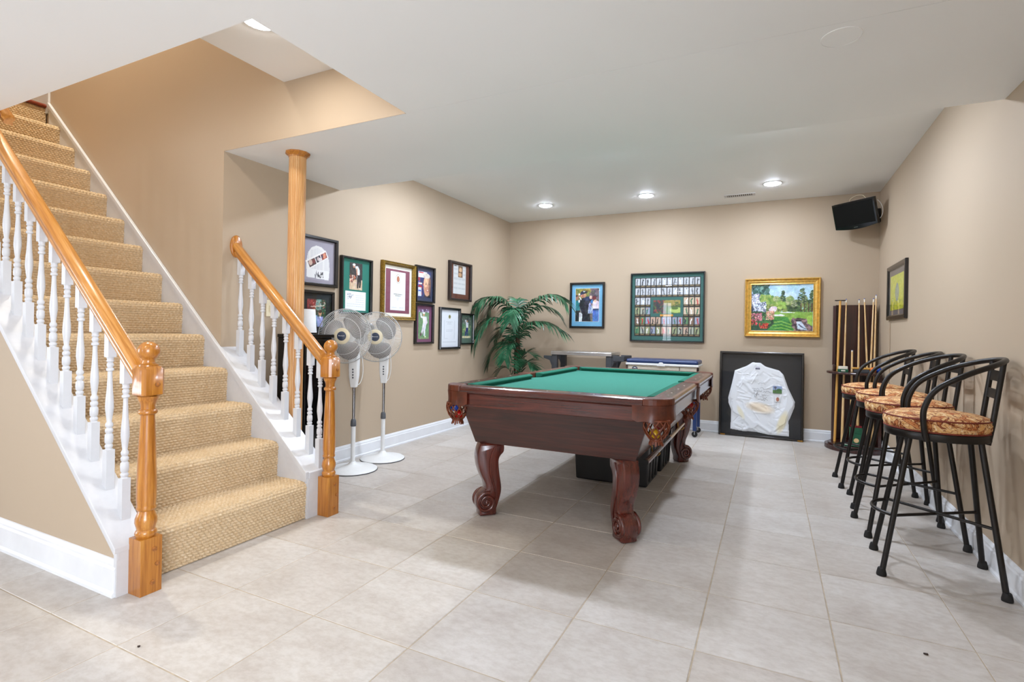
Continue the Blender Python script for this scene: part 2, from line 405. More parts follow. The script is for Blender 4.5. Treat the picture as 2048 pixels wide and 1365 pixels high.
# walls behind the camera: sidelight in the front wall, double windows added for fill light left and right
struct('wall_front', MB().box(XW, -3.06, YF-0.12, YF, 0, HS).box(-2.74, XR, YF-0.12, YF, 0, HS).box(-3.06, -2.74, YF-0.12, YF, 2.15, HS).box(-3.06, -2.74, YF-0.12, YF, 0, 0.25), 'wall', 'beige wall with a narrow sidelight behind the viewer')
wd = MB().box(-3.06, -3.03, YF-0.09, YF-0.03, 0.25, 2.15).box(-2.77, -2.74, YF-0.09, YF-0.03, 0.25, 2.15).box(-3.06, -2.74, YF-0.09, YF-0.03, 0.25, 0.29).box(-3.06, -2.74, YF-0.09, YF-0.03, 2.11, 2.15).box(-2.907, -2.893, YF-0.07, YF-0.05, 0.29, 2.11)
for z in (0.62, 1.0, 1.38, 1.76): wd.box(-3.03, -2.77, YF-0.07, YF-0.05, z-0.008, z+0.008)
wn3 = struct('window_3', wd, 'trim', 'narrow white gridded sidelight behind the viewer', 'window')
bx(-3.05, -2.75, YF-0.063, YF-0.057, 0.26, 2.14).build('pane', 'pane', wn3)
struct('wall_side', MB().box(XW-0.12, XW, YF, -2.7, 0, HS).box(XW-0.12, XW, -0.5, 1.235, 0, HS).box(XW-0.12, XW, -2.7, -0.5, 0, 0.4).box(XW-0.12, XW, -2.7, -0.5, 2.1, HS), 'wall', 'beige wall at the far left of the entry side')
def dbl_window(name, xa, xb, xp, y0, y1, label):
    wn = MB()
    for y in (y0+0.04, (y0+y1)/2, y1-0.04): wn.box(xa, xb, y-0.04, y+0.04, 0.4, 2.1)
    for z in (0.44, 1.25, 2.06): wn.box(xa, xb, y0, y1, z-0.04, z+0.04)
    o = struct(name, wn, 'trim', label, 'window'); bx(xp-0.003, xp+0.003, y0, y1, 0.4, 2.1).build('pane', 'pane', o)
dbl_window('added_window_left', XW-0.09, XW-0.03, XW-0.06, -2.7, -0.5, 'white double window added for fill light at the far left of the entry side')
dbl_window('added_window_right', XR+0.03, XR+0.09, XR+0.06, -2.9, -0.5, 'white double window added for fill light in the right wall behind the viewer')

# baseboards: one extruded moulding profile per run
BP = [(0, 0), (0.024, 0), (0.024, 0.012), (0.017, 0.02), (0.017, 0.098), (0.012, 0.106), (0.012, 0.114), (0.005, 0.128), (0, 0.13)]
def baseboard(name, p0, p1, nrm, label, k=1.0):
    (xa, ya), (xb, yb) = p0, p1; n = len(BP); vs = []
    for (x, y) in (p0, p1):
        vs += [(x+nrm[0]*d, y+nrm[1]*d, h*k) for d, h in BP]
    fs = [(i, (i+1) % n, n+(i+1) % n, n+i) for i in range(n)] + [tuple(range(n)), tuple(range(2*n-1, n-1, -1))]
    return struct(name, MB().add(vs, fs), 'base', label, 'baseboard')
baseboard('baseboard_left', (XL, YC+0.16), (XL, YB), (1, 0), 'white moulded baseboard along the left wall')
baseboard('baseboard_back', (XL, YB), (XR, YB), (0, -1), 'white moulded baseboard along the back wall')
baseboard('baseboard_right', (XR, YF), (XR, YB), (-1, 0), 'white moulded baseboard along the right wall behind the stools')
baseboard('baseboard_stair', (XW, 1.235), (-2.44, 1.235), (0, -1), 'tall white baseboard under the stairs', 1.16)

# ================================================================== STAIRS
RISE, RUN, X0 = 0.2145, 0.2437, -2.48
YA, YE = 1.35, 2.24           # carpet width
def step_mesh():
    # profile from riser foot up over a rounded nosing to the back of the tread, sampled finely and raised into loops
    pr = [(0, -RISE)]; R = 0.022
    pts = [(-0.004, -RISE), (0.004, -0.040)]
    for i in range(9):
        a = PI/2*i/8
        pts.append((-0.028 + 0.034*math.cos(a), -0.034 + 0.034*math.sin(a)))
    pts += [(-RUN-0.004, 0.0)]
    # resample
    P = [Vector((x, z)) for x, z in pts]; L = [0]
    for a, b in zip(P, P[1:]): L.append(L[-1] + (b-a).length)
    nv = 176; nu = 330; S = []
    for k in range(nv+1):
        d = L[-1]*k/nv; i = 0
        while i < len(L)-2 and L[i+1] < d: i += 1
        t = (d-L[i])/max(1e-9, L[i+1]-L[i]); S.append((P[i].lerp(P[i+1], t), d))
    rows = []
    wv, hv = 0.023, 0.0150
    for k, (p, d) in enumerate(S):
        q0, q1 = S[max(k-1, 0)][0], S[min(k+1, nv)][0]; t = (q1-q0).normalized(); nrm = Vector((t.y, -t.x))
        row = math.floor(d/hv); fy = d/hv - row
        line = []
        for u in range(nu+1):
            y = (YE-YA)*u/nu; jit = 0.5*(row % 2) + 0.10*math.sin(row*2.1+u*0.13)
            fx = (y/wv + jit + 0.35*fy) % 1.0
            h = 0.0095*(1-(2*fx-1)**2)*(1-(2*fy-1)**2)
            line.append((p.x+nrm.x*h, YA+y, p.y+nrm.y*h))
        rows.append(line)
    m = MB().grid(rows); me = bpy.data.meshes.new('step'); me.from_pydata(m.v, [], m.f)
    me.flip_normals() if me.polygons[10].normal.x < 0 else None
    for p in me.polygons: p.use_smooth = True
    me.materials.append(M['carpet']); return me
stair = thing('staircase', 'straight staircase with tan looped carpet and white stringers', 'staircase', (0, 0, 0))
sme = step_mesh()
for k in range(14):
    o = obj('step', sme, None, stair, loc=(X0-RUN*k, 0, RISE*(k+1)))
# solid core under the carpet so that nothing shows through
core = [(X0-0.012, 0.0)]
for k in range(14):
    core += [(X0-0.012-RUN*k, RISE*(k+1)-0.012), (X0-0.012-RUN*(k+1), RISE*(k+1)-0.012)]
core += [(core[-1][0], 0.0)]
MB().prism(core, YA+0.01, YE-0.005, 'y').build('stair_core', 'base', stair)
xt = X0-RUN*13; zt = RISE*14
bx(xt-1.0, xt-0.012, YN-0.02, YC, zt-0.06, zt).build('landing', 'landing', stair)
MB().prism([(xt+0.03, zt-0.015), (xt+0.035, zt), (xt+0.028, zt+0.014), (xt-0.10, zt+0.014), (xt-0.10, zt-0.015)], YN, YC-0.004, 'y').build('landing_nosing', 'landing', stair, bev=0.004)
# far stringer: skirt board up the wall, closed stringer with cap below
def sloped(x0, x1, zo0, zo1, y0, y1):
    """band between nosing line + zo0 and + zo1 from x0 (low end) to x1 (high end)"""
    return MB().prism([(x0, max(0, zs(x0)+zo0)), (x0, zs(x0)+zo1), (x1, zs(x1)+zo1), (x1, zs(x1)+zo0)], y0, y1, 'y')
XE = -2.462                                     # foot of the stringer
m = MB().prism([(XE, 0), (XE, zs(XE)+0.04), (xt+0.06, zs(xt+0.06)+0.04), (xt+0.06, zs(xt+0.06)-0.32), (-2.85, 0)], YE-0.002, YC-0.001, 'y')
m.build('skirt_board', 'trim', stair)
sloped(XE-0.002, xt+0.06, 0.040, 0.078, YE-0.014, YC-0.001).build('skirt_moulding', 'trim', stair, bev=0.003)
sloped(XE-0.004, xt+0.06, 0.010, 0.034, YE-0.008, YC-0.001).build('skirt_bead', 'trim', stair, bev=0.002)
MB().prism([(XE, 0), (XE, zs(XE)+0.03), (XL+0.0, zs(XL)+0.03), (XL+0.0, 0)], YC, 2.385, 'y').build('stringer', 'trim', stair)
sloped(XE, XL+0.0, 0.030, 0.072, YC-0.001, 2.40).build('stringer_cap', 'trim', stair, bev=0.003)
# near stringer
MB().prism([(-2.44, 0.0), (-2.44, zs(-2.44)+0.015), (-4.55, zs(-4.55)+0.015), (-4.55, zs(-4.55)-0.05), (-2.47, 0.0)], 1.236, 1.349, 'y').build('stringer', 'trim', stair)
sloped(-2.428, -4.55, 0.015, 0.038, 1.212, 1.352).build('stringer_cap', 'trim', stair, bev=0.003)
sloped(-2.43, -4.55, -0.02, 0.015, 1.222, 1.236).build('cap_moulding', 'trim', stair, bev=0.003)
bx(-2.452, -2.4305, 1.2225, 1.268, 0, 0.20).build('stringer_end', 'trim', stair)
# landing: baseboard and door casing at the top of the flight
MB().box(xt-0.9, xt+0.055, YC-0.016, YC-0.001, zt-0.06, zt+0.15).box(xt-0.9, xt+0.058, YC-0.022, YC-0.001, zt+0.13, zt+0.155).build('landing_baseboard', 'trim', stair)
for a, b in ((0, 0.09), (0.12, 0.2)): bx(xt-0.9, xt-0.86, YC-0.25-b, YC-0.25-a, zt, zt+2.0).build('door_casing', 'trim', stair, bev=0.004)

# ------------------------------------------------------------------ railings
def baluster_mesh(h, dz):
    """turned baluster; foot and head cut to the stair slope; dz = slope drop over its width"""
    a = 0.0165; m = MB(); base = 0.165; top = 0.10
    d = a*SL
    def sq(z0a, z1, slope_low, flip):
        v = []
        for (x, y) in ((-a, -a), (a, -a), (a, a), (-a, a)):
            v.append((x, y, z0a - (x*SL if slope_low else 0)))
        for (x, y) in ((-a, -a), (a, -a), (a, a), (-a, a)):
            v.append((x, y, z1 - (0 if slope_low else x*SL)))
        m.add(v, [(0, 3, 2, 1), (4, 5, 6, 7)] + [(i, (i+1) % 4, 4+(i+1) % 4, 4+i) for i in range(4)])
    sq(0.0, base, True, 0); sq(h-top, h, False, 0)
    z0, z1 = base, h-top; L = z1-z0
    pr = [(0, .0155), (.012, .012), (.03, .0155), (.045, .0155), (.06, .011), (.075, .0155), (.115, .0165), (.16, .0155), (.175, .0105), (.19, .0150), (.215, .0155), (.235, .010), (.25, .0145), (.275, .0150), (.30, .0095),
          (.36, .0125), (.45, .0165), (.53, .0155), (.64, .0118), (.78, .0092), (.845, .0088), (.855, .0145), (.875, .0145), (.885, .0095), (.905, .013), (.925, .0135), (.94, .0095), (.955, .0145), (.975, .012), (1, .0155)]
    m.lathe([(r, z0+L*t) for t, r in pr], 14)
    return m.mesh('baluster', 50)
def newel_mesh():
    m = MB(); a = 0.0425
    m.box(-a, a, -a, a, 0, 0.235)
    pr = [(0.034, 0.235), (0.038, 0.243), (0.041, 0.252), (0.038, 0.262), (0.033, 0.268), (0.036, 0.28), (0.041, 0.298), (0.040, 0.315), (0.033, 0.335), (0.029, 0.347), (0.035, 0.352), (0.037, 0.36), (0.034, 0.368), (0.0345, 0.372),
          (0.0365, 0.40), (0.0365, 0.45), (0.034, 0.55), (0.030, 0.66), (0.026, 0.745), (0.026, 0.755), (0.034, 0.760), (0.036, 0.767), (0.033, 0.775), (0.027, 0.78), (0.027, 0.797), (0.031, 0.81), (0.037, 0.822), (0.040, 0.834)]
    m.lathe(pr, 28)
    def octa(s, z, c): return [(s, -s+c), (s, s-c), (s-c, s), (-s+c, s), (-s, s-c), (-s, -s+c), (-s+c, -s), (s-c, -s)], z
    rings = [octa(0.036, 0.834, 0.012), octa(0.045, 0.842, 0.012), octa(0.045, 0.95, 0.012), octa(0.036, 0.962, 0.012)]
    vs = [(x, y, z) for r, z in rings for x, y in r]; fs = []
    for i in range(3): fs += [(i*8+k, i*8+(k+1) % 8, i*8+8+(k+1) % 8, i*8+8+k) for k in range(8)]
    fs += [tuple(range(7, -1, -1)), tuple(range(24, 32))]
    m.add(vs, fs)
    ball = [(0.036, 0.962), (0.036, 0.968), (0.025, 0.975), (0.022, 0.985), (0.024, 0.992)]
    ball += [(0.041*math.sin(a_), 1.026-0.041*math.cos(a_)) for a_ in [0.75+(PI-0.75)*i/10 for i in range(11)]]
    m.lathe(ball, 28)
    return m.mesh('newel_post', 40)
nme = newel_mesh()
def rail_section(w_=0.031, h_=0.062):
    """handrail cross-section in (y, z), z=0 at the underside"""
    return [(-0.020, 0), (0.020, 0), (0.022, 0.010), (0.018, 0.018), (0.024, 0.026), (w_, 0.034), (w_, 0.045), (0.026, 0.055), (0.014, h_), (-0.014, h_), (-0.026, 0.055), (-w_, 0.045), (-w_, 0.034), (-0.024, 0.026), (-0.018, 0.018), (-0.022, 0.010)]
def handrail(xa, xb, zoff, yc):
    sec = rail_section(); n = len(sec); vs = []
    for x in (xa, xb): vs += [(x, yc+y, zs(x)+zoff+z/math.cos(math.atan(SL))) for y, z in sec]
    return MB().add(vs, [(i, (i+1) % n, n+(i+1) % n, n+i) for i in range(n)] + [tuple(range(n)), tuple(range(2*n-1, n-1, -1))])
def plug(newel, x, y, z, ax):
    p = [(0.0, 0.0), (0.010, 0.0), (0.010, 0.003), (0.007, 0.0045), (0.0, 0.005)]
    if ax == 'x': MB().lathe([(r, h) for r, h in p], 12, (x, y, z), 'x').build('wood_plug', 'oak_plug', newel, 40)
    else: MB().lathe([(r, -h) for r, h in p], 12, (x, y, z), 'y').build('wood_plug', 'oak_plug', newel, 40)
def railing(label, xs, yb, newel_xy, zcap, x_end, zrail, rosette):
    r = thing('stair_railing', label, 'railing', (newel_xy[0], newel_xy[1], 0))
    ox, oy = newel_xy
    nw = obj('newel_post', nme, 'oak', r)
    plug(nw, 0.0425, 0.012, 0.185, 'x'); plug(nw, 0.0425, 0.024, 0.12, 'x'); plug(nw, 0.0425, 0.006, 0.045, 'x'); plug(nw, 0.045, 0.012, 0.885, 'x')
    hr = handrail(ox-0.044, x_end, zrail, yb).xf(Matrix.Translation((-ox, -oy, 0))).build('handrail', 'oak_x', r, 60)
    h = zrail - zcap
    bme = baluster_mesh(h, 0); bme.materials.append(M['trim'])
    for x in xs: obj('baluster', bme, None, r, loc=(x-ox, yb-oy, zs(x)+zcap))
    if rosette:
        MB().lathe([(0.052, 0), (0.052, 0.012), (0.045, 0.018), (0, 0.018)], 28, axis='x').xf(Matrix.Translation((x_end-0.002-ox, yb-oy, zs(x_end)+zrail+0.045)) @ Matrix.Diagonal((1, 0.82, 1.45, 1))).build('rosette', 'oak', r, 40)
    return r
railing('white baluster railing with oak handrail on the near side of the stairs', [-2.535-0.1262*k for k in range(13)], 1.30, (-2.388, 1.31), 0.038, -4.40, 0.717, False)
railing('white baluster railing with oak handrail beside the standing fans', [-2.487]+[-2.571-0.1105*k for k in range(7)], 2.345, (-2.418, 2.358), 0.072, XL+0.001, 0.71, True)
hb = thing('upper_handrail', 'end of an oak handrail at the top left of the stairs', 'handrail', (-3.985, 1.40, 2.275))
sec = rail_section(); n = len(sec)
vs = [(x, y, z+dz) for x, dz in ((0.03, 0.0), (-0.9, 0.9*SL)) for y, z in sec]
MB().add(vs, [(i, (i+1) % n, n+(i+1) % n, n+i) for i in range(n)] + [tuple(range(n)), tuple(range(2*n-1, n-1, -1))]).build('rail', 'oak_x', hb, 60)
MB().tube([(-0.35, 0, 0.31), (-0.35, -0.03, 0.29), (-0.35, -0.05, 0.27)], 0.008).build('bracket', 'brass', hb, 60)

# ================================================================== COLUMN
col = thing('support_column', 'round slatted oak support column behind the stair railing', 'column', (-2.864, 2.475, 0))
R0 = 0.054; prof = []
for k in range(26):
    for t in (0.0, 0.14, 0.22, 0.5, 0.78, 0.86):
        a = 2*PI*(k+t)/26; rr = R0*(0.945 if t == 0 else 0.965 if t in (0.14, 0.86) else 1.0); prof.append((rr*math.cos(a), rr*math.sin(a)))
MB().prism(prof, 0, HS-0.028, 'z').build('shaft', 'oak_col', col)
def ngon(r, n, z, ph=0.0): return [(r*math.cos(2*PI*k/n+ph), r*math.sin(2*PI*k/n+ph), z) for k in range(n)]
rings = [ngon(0.058, 10, HS-0.034), ngon(0.060, 10, HS-0.026), ngon(0.079, 10, HS-0.010), ngon(0.079, 10, HS-0.0005)]
fs = []
for i in range(3): fs += [(i*10+k, i*10+(k+1) % 10, i*10+10+(k+1) % 10, i*10+10+k) for k in range(10)]
fs += [tuple(range(9, -1, -1)), tuple(range(30, 40))]
MB().add([v for r_ in rings for v in r_], fs).build('capital', 'oak', col)

# ================================================================== CEILING FITTINGS
def can_light(x, y, z, label, mat='led_far'):
    t = thing('recessed_light', label, 'light', (x, y, z-0.0005), 0, 'recessed ceiling lights')
    MB().lathe([(0.088, 0), (0.088, -0.004), (0.079, -0.006), (0.074, -0.003), (0.074, -0.0005)], 32).build('trim_ring', 'trim', t, 40)
    MB().lathe([(0.074, -0.0015), (0.072, -0.006), (0.06, -0.011), (0.03, -0.0145), (0, -0.015)], 32).build('lens', mat, t)
    return t
for nm, k, rgb in (('led_far', L_FAR*0.75, (0.88, 0.98, 1.15)), ('led_mid', L_FAR*1.4, (0.88, 0.98, 1.15)), ('led_stair', L_STAIR, (1.0, 0.96, 0.90)), ('led_fill_upper', L_FILL_UP, (1.0, 0.97, 0.86)), ('led_fill_near', L_FILL_NEAR, (0.92, 0.99, 1.10))): M[nm] = emis(nm, None, LAMP*k, rgb)
can_light(-2.448, 5.73, HC, 'leftmost of the three lit recessed lights above the back wall')
can_light(-1.249, 5.73, HC, 'middle of the three lit recessed lights above the back wall')
can_light(0.0, 5.735, HC, 'rightmost of the three lit recessed lights above the back wall')
can_light(-2.30, 1.745, HC, 'lit recessed light in the raised ceiling above the stairs', 'led_stair')
for k, x in enumerate((-2.45, -1.25, 0.0)):
    can_light(x, 4.0, HC, 'recessed light hidden behind the ceiling step, %s one over the pool table' % ('left', 'middle', 'right')[k], 'led_mid')
for k, (x, y) in enumerate([(-2.2, 0.2), (-0.4, 0.3), (-4.2, -0.6), (-2.2, -1.6), (-0.4, -1.6)]):  # unseen cans added to fill the near floor and ceiling
    can_light(x, y, HS, 'added recessed fill light in the low ceiling behind the viewer, %s' % ('near the stairs', 'above the camera', 'at the far left', 'toward the front wall', 'by the right wall')[k], 'led_fill_near')
can_light(-4.3, 1.78, 5.3, 'added recessed fill light in the ceiling of the upper stairwell', 'led_fill_upper')  # added out of sight to brighten the upper flight
sp = thing('ceiling_speaker', 'faint round white flush speaker in the ceiling', 'speaker', (0.233, 2.357, HS))
MB().lathe([(0.072, 0), (0.072, -0.0025), (0.069, -0.003), (0.069, -0.001)], 36).build('rim', 'ceil', sp, 40)
MB().lathe([(0.0688, -0.0008), (0.068, -0.0018), (0, -0.002)], 36).build('grille', 'ceil', sp, 40)
vt = thing('ceiling_vent', 'slim white slotted air vent in the ceiling by the rightmost light', 'vent', (-0.32, 6.09, HC))
MB().box(-0.155, 0.155, -0.055, -0.04, -0.004, 0).box(-0.155, 0.155, 0.04, 0.055, -0.004, 0).box(-0.155, -0.125, -0.04, 0.04, -0.004, 0).box(0.125, 0.155, -0.04, 0.04, -0.004, 0).build('vent_frame', 'trim', vt)
bx(-0.125, 0.125, -0.04, 0.04, -0.0012, -0.0005).build('vent_recess', 'black', vt)
for k in range(12):
    bx(-0.118+0.0205*k, -0.110+0.0205*k, -0.04, 0.04, -0.004, -0.0012).build('slat', 'trim', vt)

# ================================================================== POOL TABLE
pt = thing('pool_table', 'mahogany pool table with green felt and woven leather pockets', 'pool table', (-1.14, 3.83, 0))
HW, HL, ZR = 0.69, 1.145, 0.800
bx(-0.62, 0.62, -1.07, 1.07, 0.735, 0.764).build('felt_bed', 'felt', pt)
def rail_profile():
    # (outward offset from the outer edge, z): rounded outer lip, flat top
    return [(0, 0.772), (0.004, 0.764), (-0.004, 0.757), (-0.105, 0.757), (-0.105, ZR), (-0.018, ZR), (-0.006, ZR-0.005), (0.003, ZR-0.014)]
def cushion_profile():
    return [(-0.105, 0.764), (-0.105, ZR), (-0.128, ZR-0.001), (-0.150, ZR-0.006), (-0.152, ZR-0.012), (-0.134, 0.766)]
def run(prof, side, a0, a1, taper=0.0):
    """extrude a rail profile; side: '+x','-x','+y','-y'; a0,a1 along the rail; taper mitres the cushion ends"""
    vs = []
    for a, sg in ((a0, 1), (a1, -1)):
        for d, z in prof:
            t = a + sg*taper*max(0, (-0.105-d)/0.047)
            if side[1] == 'x': p = ((HW+d), t, z)
            else: p = (t, (HL+d), z)
            if side[0] == '-': p = (-p[0], p[1], p[2]) if side[1] == 'x' else (p[0], -p[1], p[2])
            vs.append(p)
    n = len(prof)
    return MB().add(vs, [(i, (i+1) % n, n+(i+1) % n, n+i) for i in range(n)] + [tuple(range(n)), tuple(range(2*n-1, n-1, -1))])
segs = []
for sd in ('+x', '-x'): segs += [(sd, -1.005, -0.058), (sd, 0.058, 1.005)]
for sd in ('+y', '-y'): segs += [(sd, -0.552, 0.552)]
for sd, a0, a1 in segs:
    r = run(rail_profile(), sd, a0, a1).build('rail', 'mahog_y' if sd[1] == 'x' else 'mahog', pt)
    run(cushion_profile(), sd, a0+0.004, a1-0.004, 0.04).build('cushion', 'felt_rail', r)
    for k in (1, 2, 3):
        a = a0 + (a1-a0)*k/4
        p = (HW-0.052, a) if sd[1] == 'x' else (a, HL-0.052)
        sx = -1 if sd[0] == '-' else 1
        p = (p[0]*sx, p[1]) if sd[1] == 'x' else (p[0], p[1]*sx)
        MB().add([(p[0]-0.006, p[1], ZR+0.0006), (p[0], p[1]-0.010, ZR+0.0006), (p[0]+0.006, p[1], ZR+0.0006), (p[0], p[1]+0.010, ZR+0.0006),
                  (p[0]-0.006, p[1], ZR-0.002), (p[0], p[1]-0.010, ZR-0.002), (p[0]+0.006, p[1], ZR-0.002), (p[0], p[1]+0.010, ZR-0.002)],
                 [(0, 1, 2, 3), (0, 4, 5, 1), (1, 5, 6, 2), (2, 6, 7, 3), (3, 7, 4, 0)]).build('sight', 'ballwhite', r)
# aprons
for s in (-1, 1):
    y0, y1 = sorted((s*1.105, s*1.132)); bx(-0.60, 0.60, y0, y1, 0.677, 0.7565).build('apron', 'mahog', pt, bev=0.004)
    x0, x1 = sorted((s*0.648, s*0.675)); bx(x0, x1, -1.06, 1.06, 0.677, 0.7565).build('apron', 'mahog_y', pt, bev=0.004)
# tapered cabinet panels
TX, TY, BX, BY = 0.575, 1.085, 0.498, 1.04
def panel(q, inward, mat, name):
    inn = [(p[0]-inward[0], p[1]-inward[1], p[2]) for p in q]
    MB().add(q+inn, [(0, 1, 2, 3), (7, 6, 5, 4), (0, 4, 5, 1), (1, 5, 6, 2), (2, 6, 7, 3), (3, 7, 4, 0)]).build(name, mat, pt, bev=0.002)
for s in (-1, 1):
    panel([(-TX, s*TY, 0.678), (TX, s*TY, 0.678), (BX, s*BY, 0.447), (-BX, s*BY, 0.447)], (0, s*0.03, 0), 'mahog_shaded', 'end_panel')
    panel([(s*TX, -TY+0.002, 0.678), (s*TX, TY-0.002, 0.678), (s*BX, BY-0.002, 0.447), (s*BX, -BY+0.002, 0.447)], (s*0.03, 0, 0), 'mahog_y', 'side_panel')
bx(-0.60, 0.60, -1.06, 1.06, 0.68, 0.735).build('slate_frame', 'darkwood', pt)
bx(-0.47, 0.47, -1.02, 1.02, 0.452, 0.47).build('bottom_board', 'darkwood', pt)
# scroll legs, cut in the diagonal plane of each corner
zo = [(230, 45), (188, 180), (178, 300), (200, 450), (250, 600), (310, 720), (330, 800), (325, 850), (275, 880), (205, 950), (175, 1040), (190, 1140), (228, 1220), (250, 1290), (500, 1290), (522, 1180), (562, 1050), (598, 900), (598, 780), (572, 620), (552, 450), (552, 340), (582, 270), (638, 200), (640, 45)]
def leg_mesh():
    pts = [((390-x)*0.00037, (1290-y)*0.0003595) for x, y in zo]
    P = [(p.x, p.y) for p in smooth_path([(u, z, 0) for u, z in pts], 3)]
    P = [(u, min(0.4475, max(0.0, z))) for u, z in P]
    th = 0.050; n = len(P); cu, cz = 0.0, 0.22; vs = []
    def ring(y, inset):
        out = []
        for i, (u, z) in enumerate(P):
            a = Vector(P[i-1]); b = Vector(P[(i+1) % n]); t = (b-a)
            if t.length < 1e-6: nn = Vector((0, 0))
            else: t.normalize(); nn = Vector((t.y, -t.x))
            out.append((u+nn.x*inset, y, min(0.4475, max(0.0, z+nn.y*inset))))
        return out
    area = sum(P[i][0]*P[(i+1) % n][1]-P[(i+1) % n][0]*P[i][1] for i in range(n))
    sg = -1 if area > 0 else 1
    for y, ins in ((-th, 0.012), (-th+0.006, 0.003), (-th+0.016, 0), (th-0.016, 0), (th-0.006, 0.003), (th, 0.012)): vs += ring(y, ins*sg)
    fs = []
    for k in range(5): fs += [(k*n+i, k*n+(i+1) % n, (k+1)*n+(i+1) % n, (k+1)*n+i) for i in range(n)]
    fs += [tuple(range(n-1, -1, -1)), tuple(range(5*n, 6*n))]
    return MB().add(vs, fs).mesh('leg', 35)
def scroll_mesh():
    m = MB()
    for s in (-1, 1):
        y = s*0.050; c = (0.018, 0.083)
        path = []; rad = []
        for i in range(56):
            t = i/55; a = 0.6*PI + s*0 - 2.15*2*PI*t; r = 0.056*(1-t)**0.9+0.006
            path.append((c[0]+r*math.cos(a), y, c[1]+r*math.sin(a))); rad.append(0.0125-0.004*t)
        m.tube(path, rad, 8)
        m.lathe([(0.013, 0), (0.012, 0.008), (0.006, 0.012), (0, 0.0125)] if s > 0 else [(0.013, 0), (0.012, -0.008), (0.006, -0.012), (0, -0.0125)], 14, (c[0], y, c[1]), 'y')
        vein = smooth_path([((390-x)*0.00037, y, (1290-yy)*0.0003595) for x, yy in [(470, 120), (420, 230), (392, 380), (400, 560), (450, 740), (490, 880), (495, 980), (470, 1090)]], 5)
        m.tube(vein, 0.007, 6)
    return m.mesh('leg_scroll', 60)
lme, sme2 = leg_mesh(), scroll_mesh()
for sx in (-1, 1):
    for sy in (-1, 1):
        a = math.atan2(sy, sx)
        l = obj('leg', lme, 'mahog_z', pt, loc=(sx*0.432, sy*0.995, 0), rot=(0, 0, a))
        obj('leg_scroll', sme2, 'mahog_z', l)
# pockets
def net_mesh(rt=0.066):
    prof = [(rt, 0.0), (rt*1.04, -0.02), (rt, -0.045), (rt*0.86, -0.07), (rt*0.66, -0.09), (rt*0.5, -0.102)]
    prof = [(p.x, p.y) for p in smooth_path([(r, z, 0) for r, z in prof], 3)]
    m = MB(); N = 11; L = len(prof)-1
    for k in range(N):
        for tw in (-1, 1):
            path = []
            for i, (r, z) in enumerate(prof):
                a = 2*PI*k/N + tw*1.15*i/L; path.append((r*math.cos(a), r*math.sin(a), z))
            m.tube(path, 0.0042, 5)
    m.tube([(rt*math.cos(2*PI*i/24), rt*math.sin(2*PI*i/24), 0) for i in range(24)], 0.006, 6, True)
    rb = rt*0.5
    m.lathe([(rb*0.98, -0.098), (rb*1.06, -0.106), (rb, -0.112)], 20, caps=False)
    for k in range(16):
        a0, a1 = 2*PI*k/16, 2*PI*(k+0.72)/16
        v = []
        for rr in (rb, rb-0.003):
            v += [(rr*math.cos(a0), rr*math.sin(a0), -0.110), (rr*math.cos(a1), rr*math.sin(a1), -0.110), (rr*1.2*math.cos(a1), rr*1.2*math.sin(a1), -0.134+0.006*(k % 2)), (rr*1.2*math.cos(a0), rr*1.2*math.sin(a0), -0.136+0.006*(k % 3))]
        m.add(v, [(0, 1, 2, 3), (7, 6, 5, 4), (0, 4, 5, 1), (1, 5, 6, 2), (2, 6, 7, 3), (3, 7, 4, 0)])
    return m.mesh('net')
netme = net_mesh()
def shield(path, zt_, depth):
    """leather apron hung along a plan path; depth(s) below zt_ for s in 0..1"""
    P = [Vector((x, y, 0)) for x, y in path]; n = len(P); L = [0]
    for a, b in zip(P, P[1:]): L.append(L[-1]+(b-a).length)
    rows = []
    m = MB(); o = []; 
    for i in range(n):
        t = (P[min(i+1, n-1)]-P[max(i-1, 0)]).normalized(); nn = Vector((t.y, -t.x, 0)); o.append(nn)
    for off in (0.0, -0.004):
        for j in range(6):
            rows.append([tuple(P[i] + o[i]*(off + 0.004*math.sin(j/5*PI)) + Vector((0, 0, zt_-depth(L[i]/L[-1])*j/5))) for i in range(n)])
    m.grid(rows[:6]); m.grid(rows[6:])
    m.add(rows[5]+rows[11], [(i, i+1, n+i+1, n+i) for i in range(n-1)])
    return m
def corner_depth(s):
    e = abs(s-0.5)*2
    return 0.112 - 0.03*max(0, math.sin(e*PI*1.0))*1.0 - (0.028 if e > 0.86 else 0) + 0.01*math.cos(e*PI)
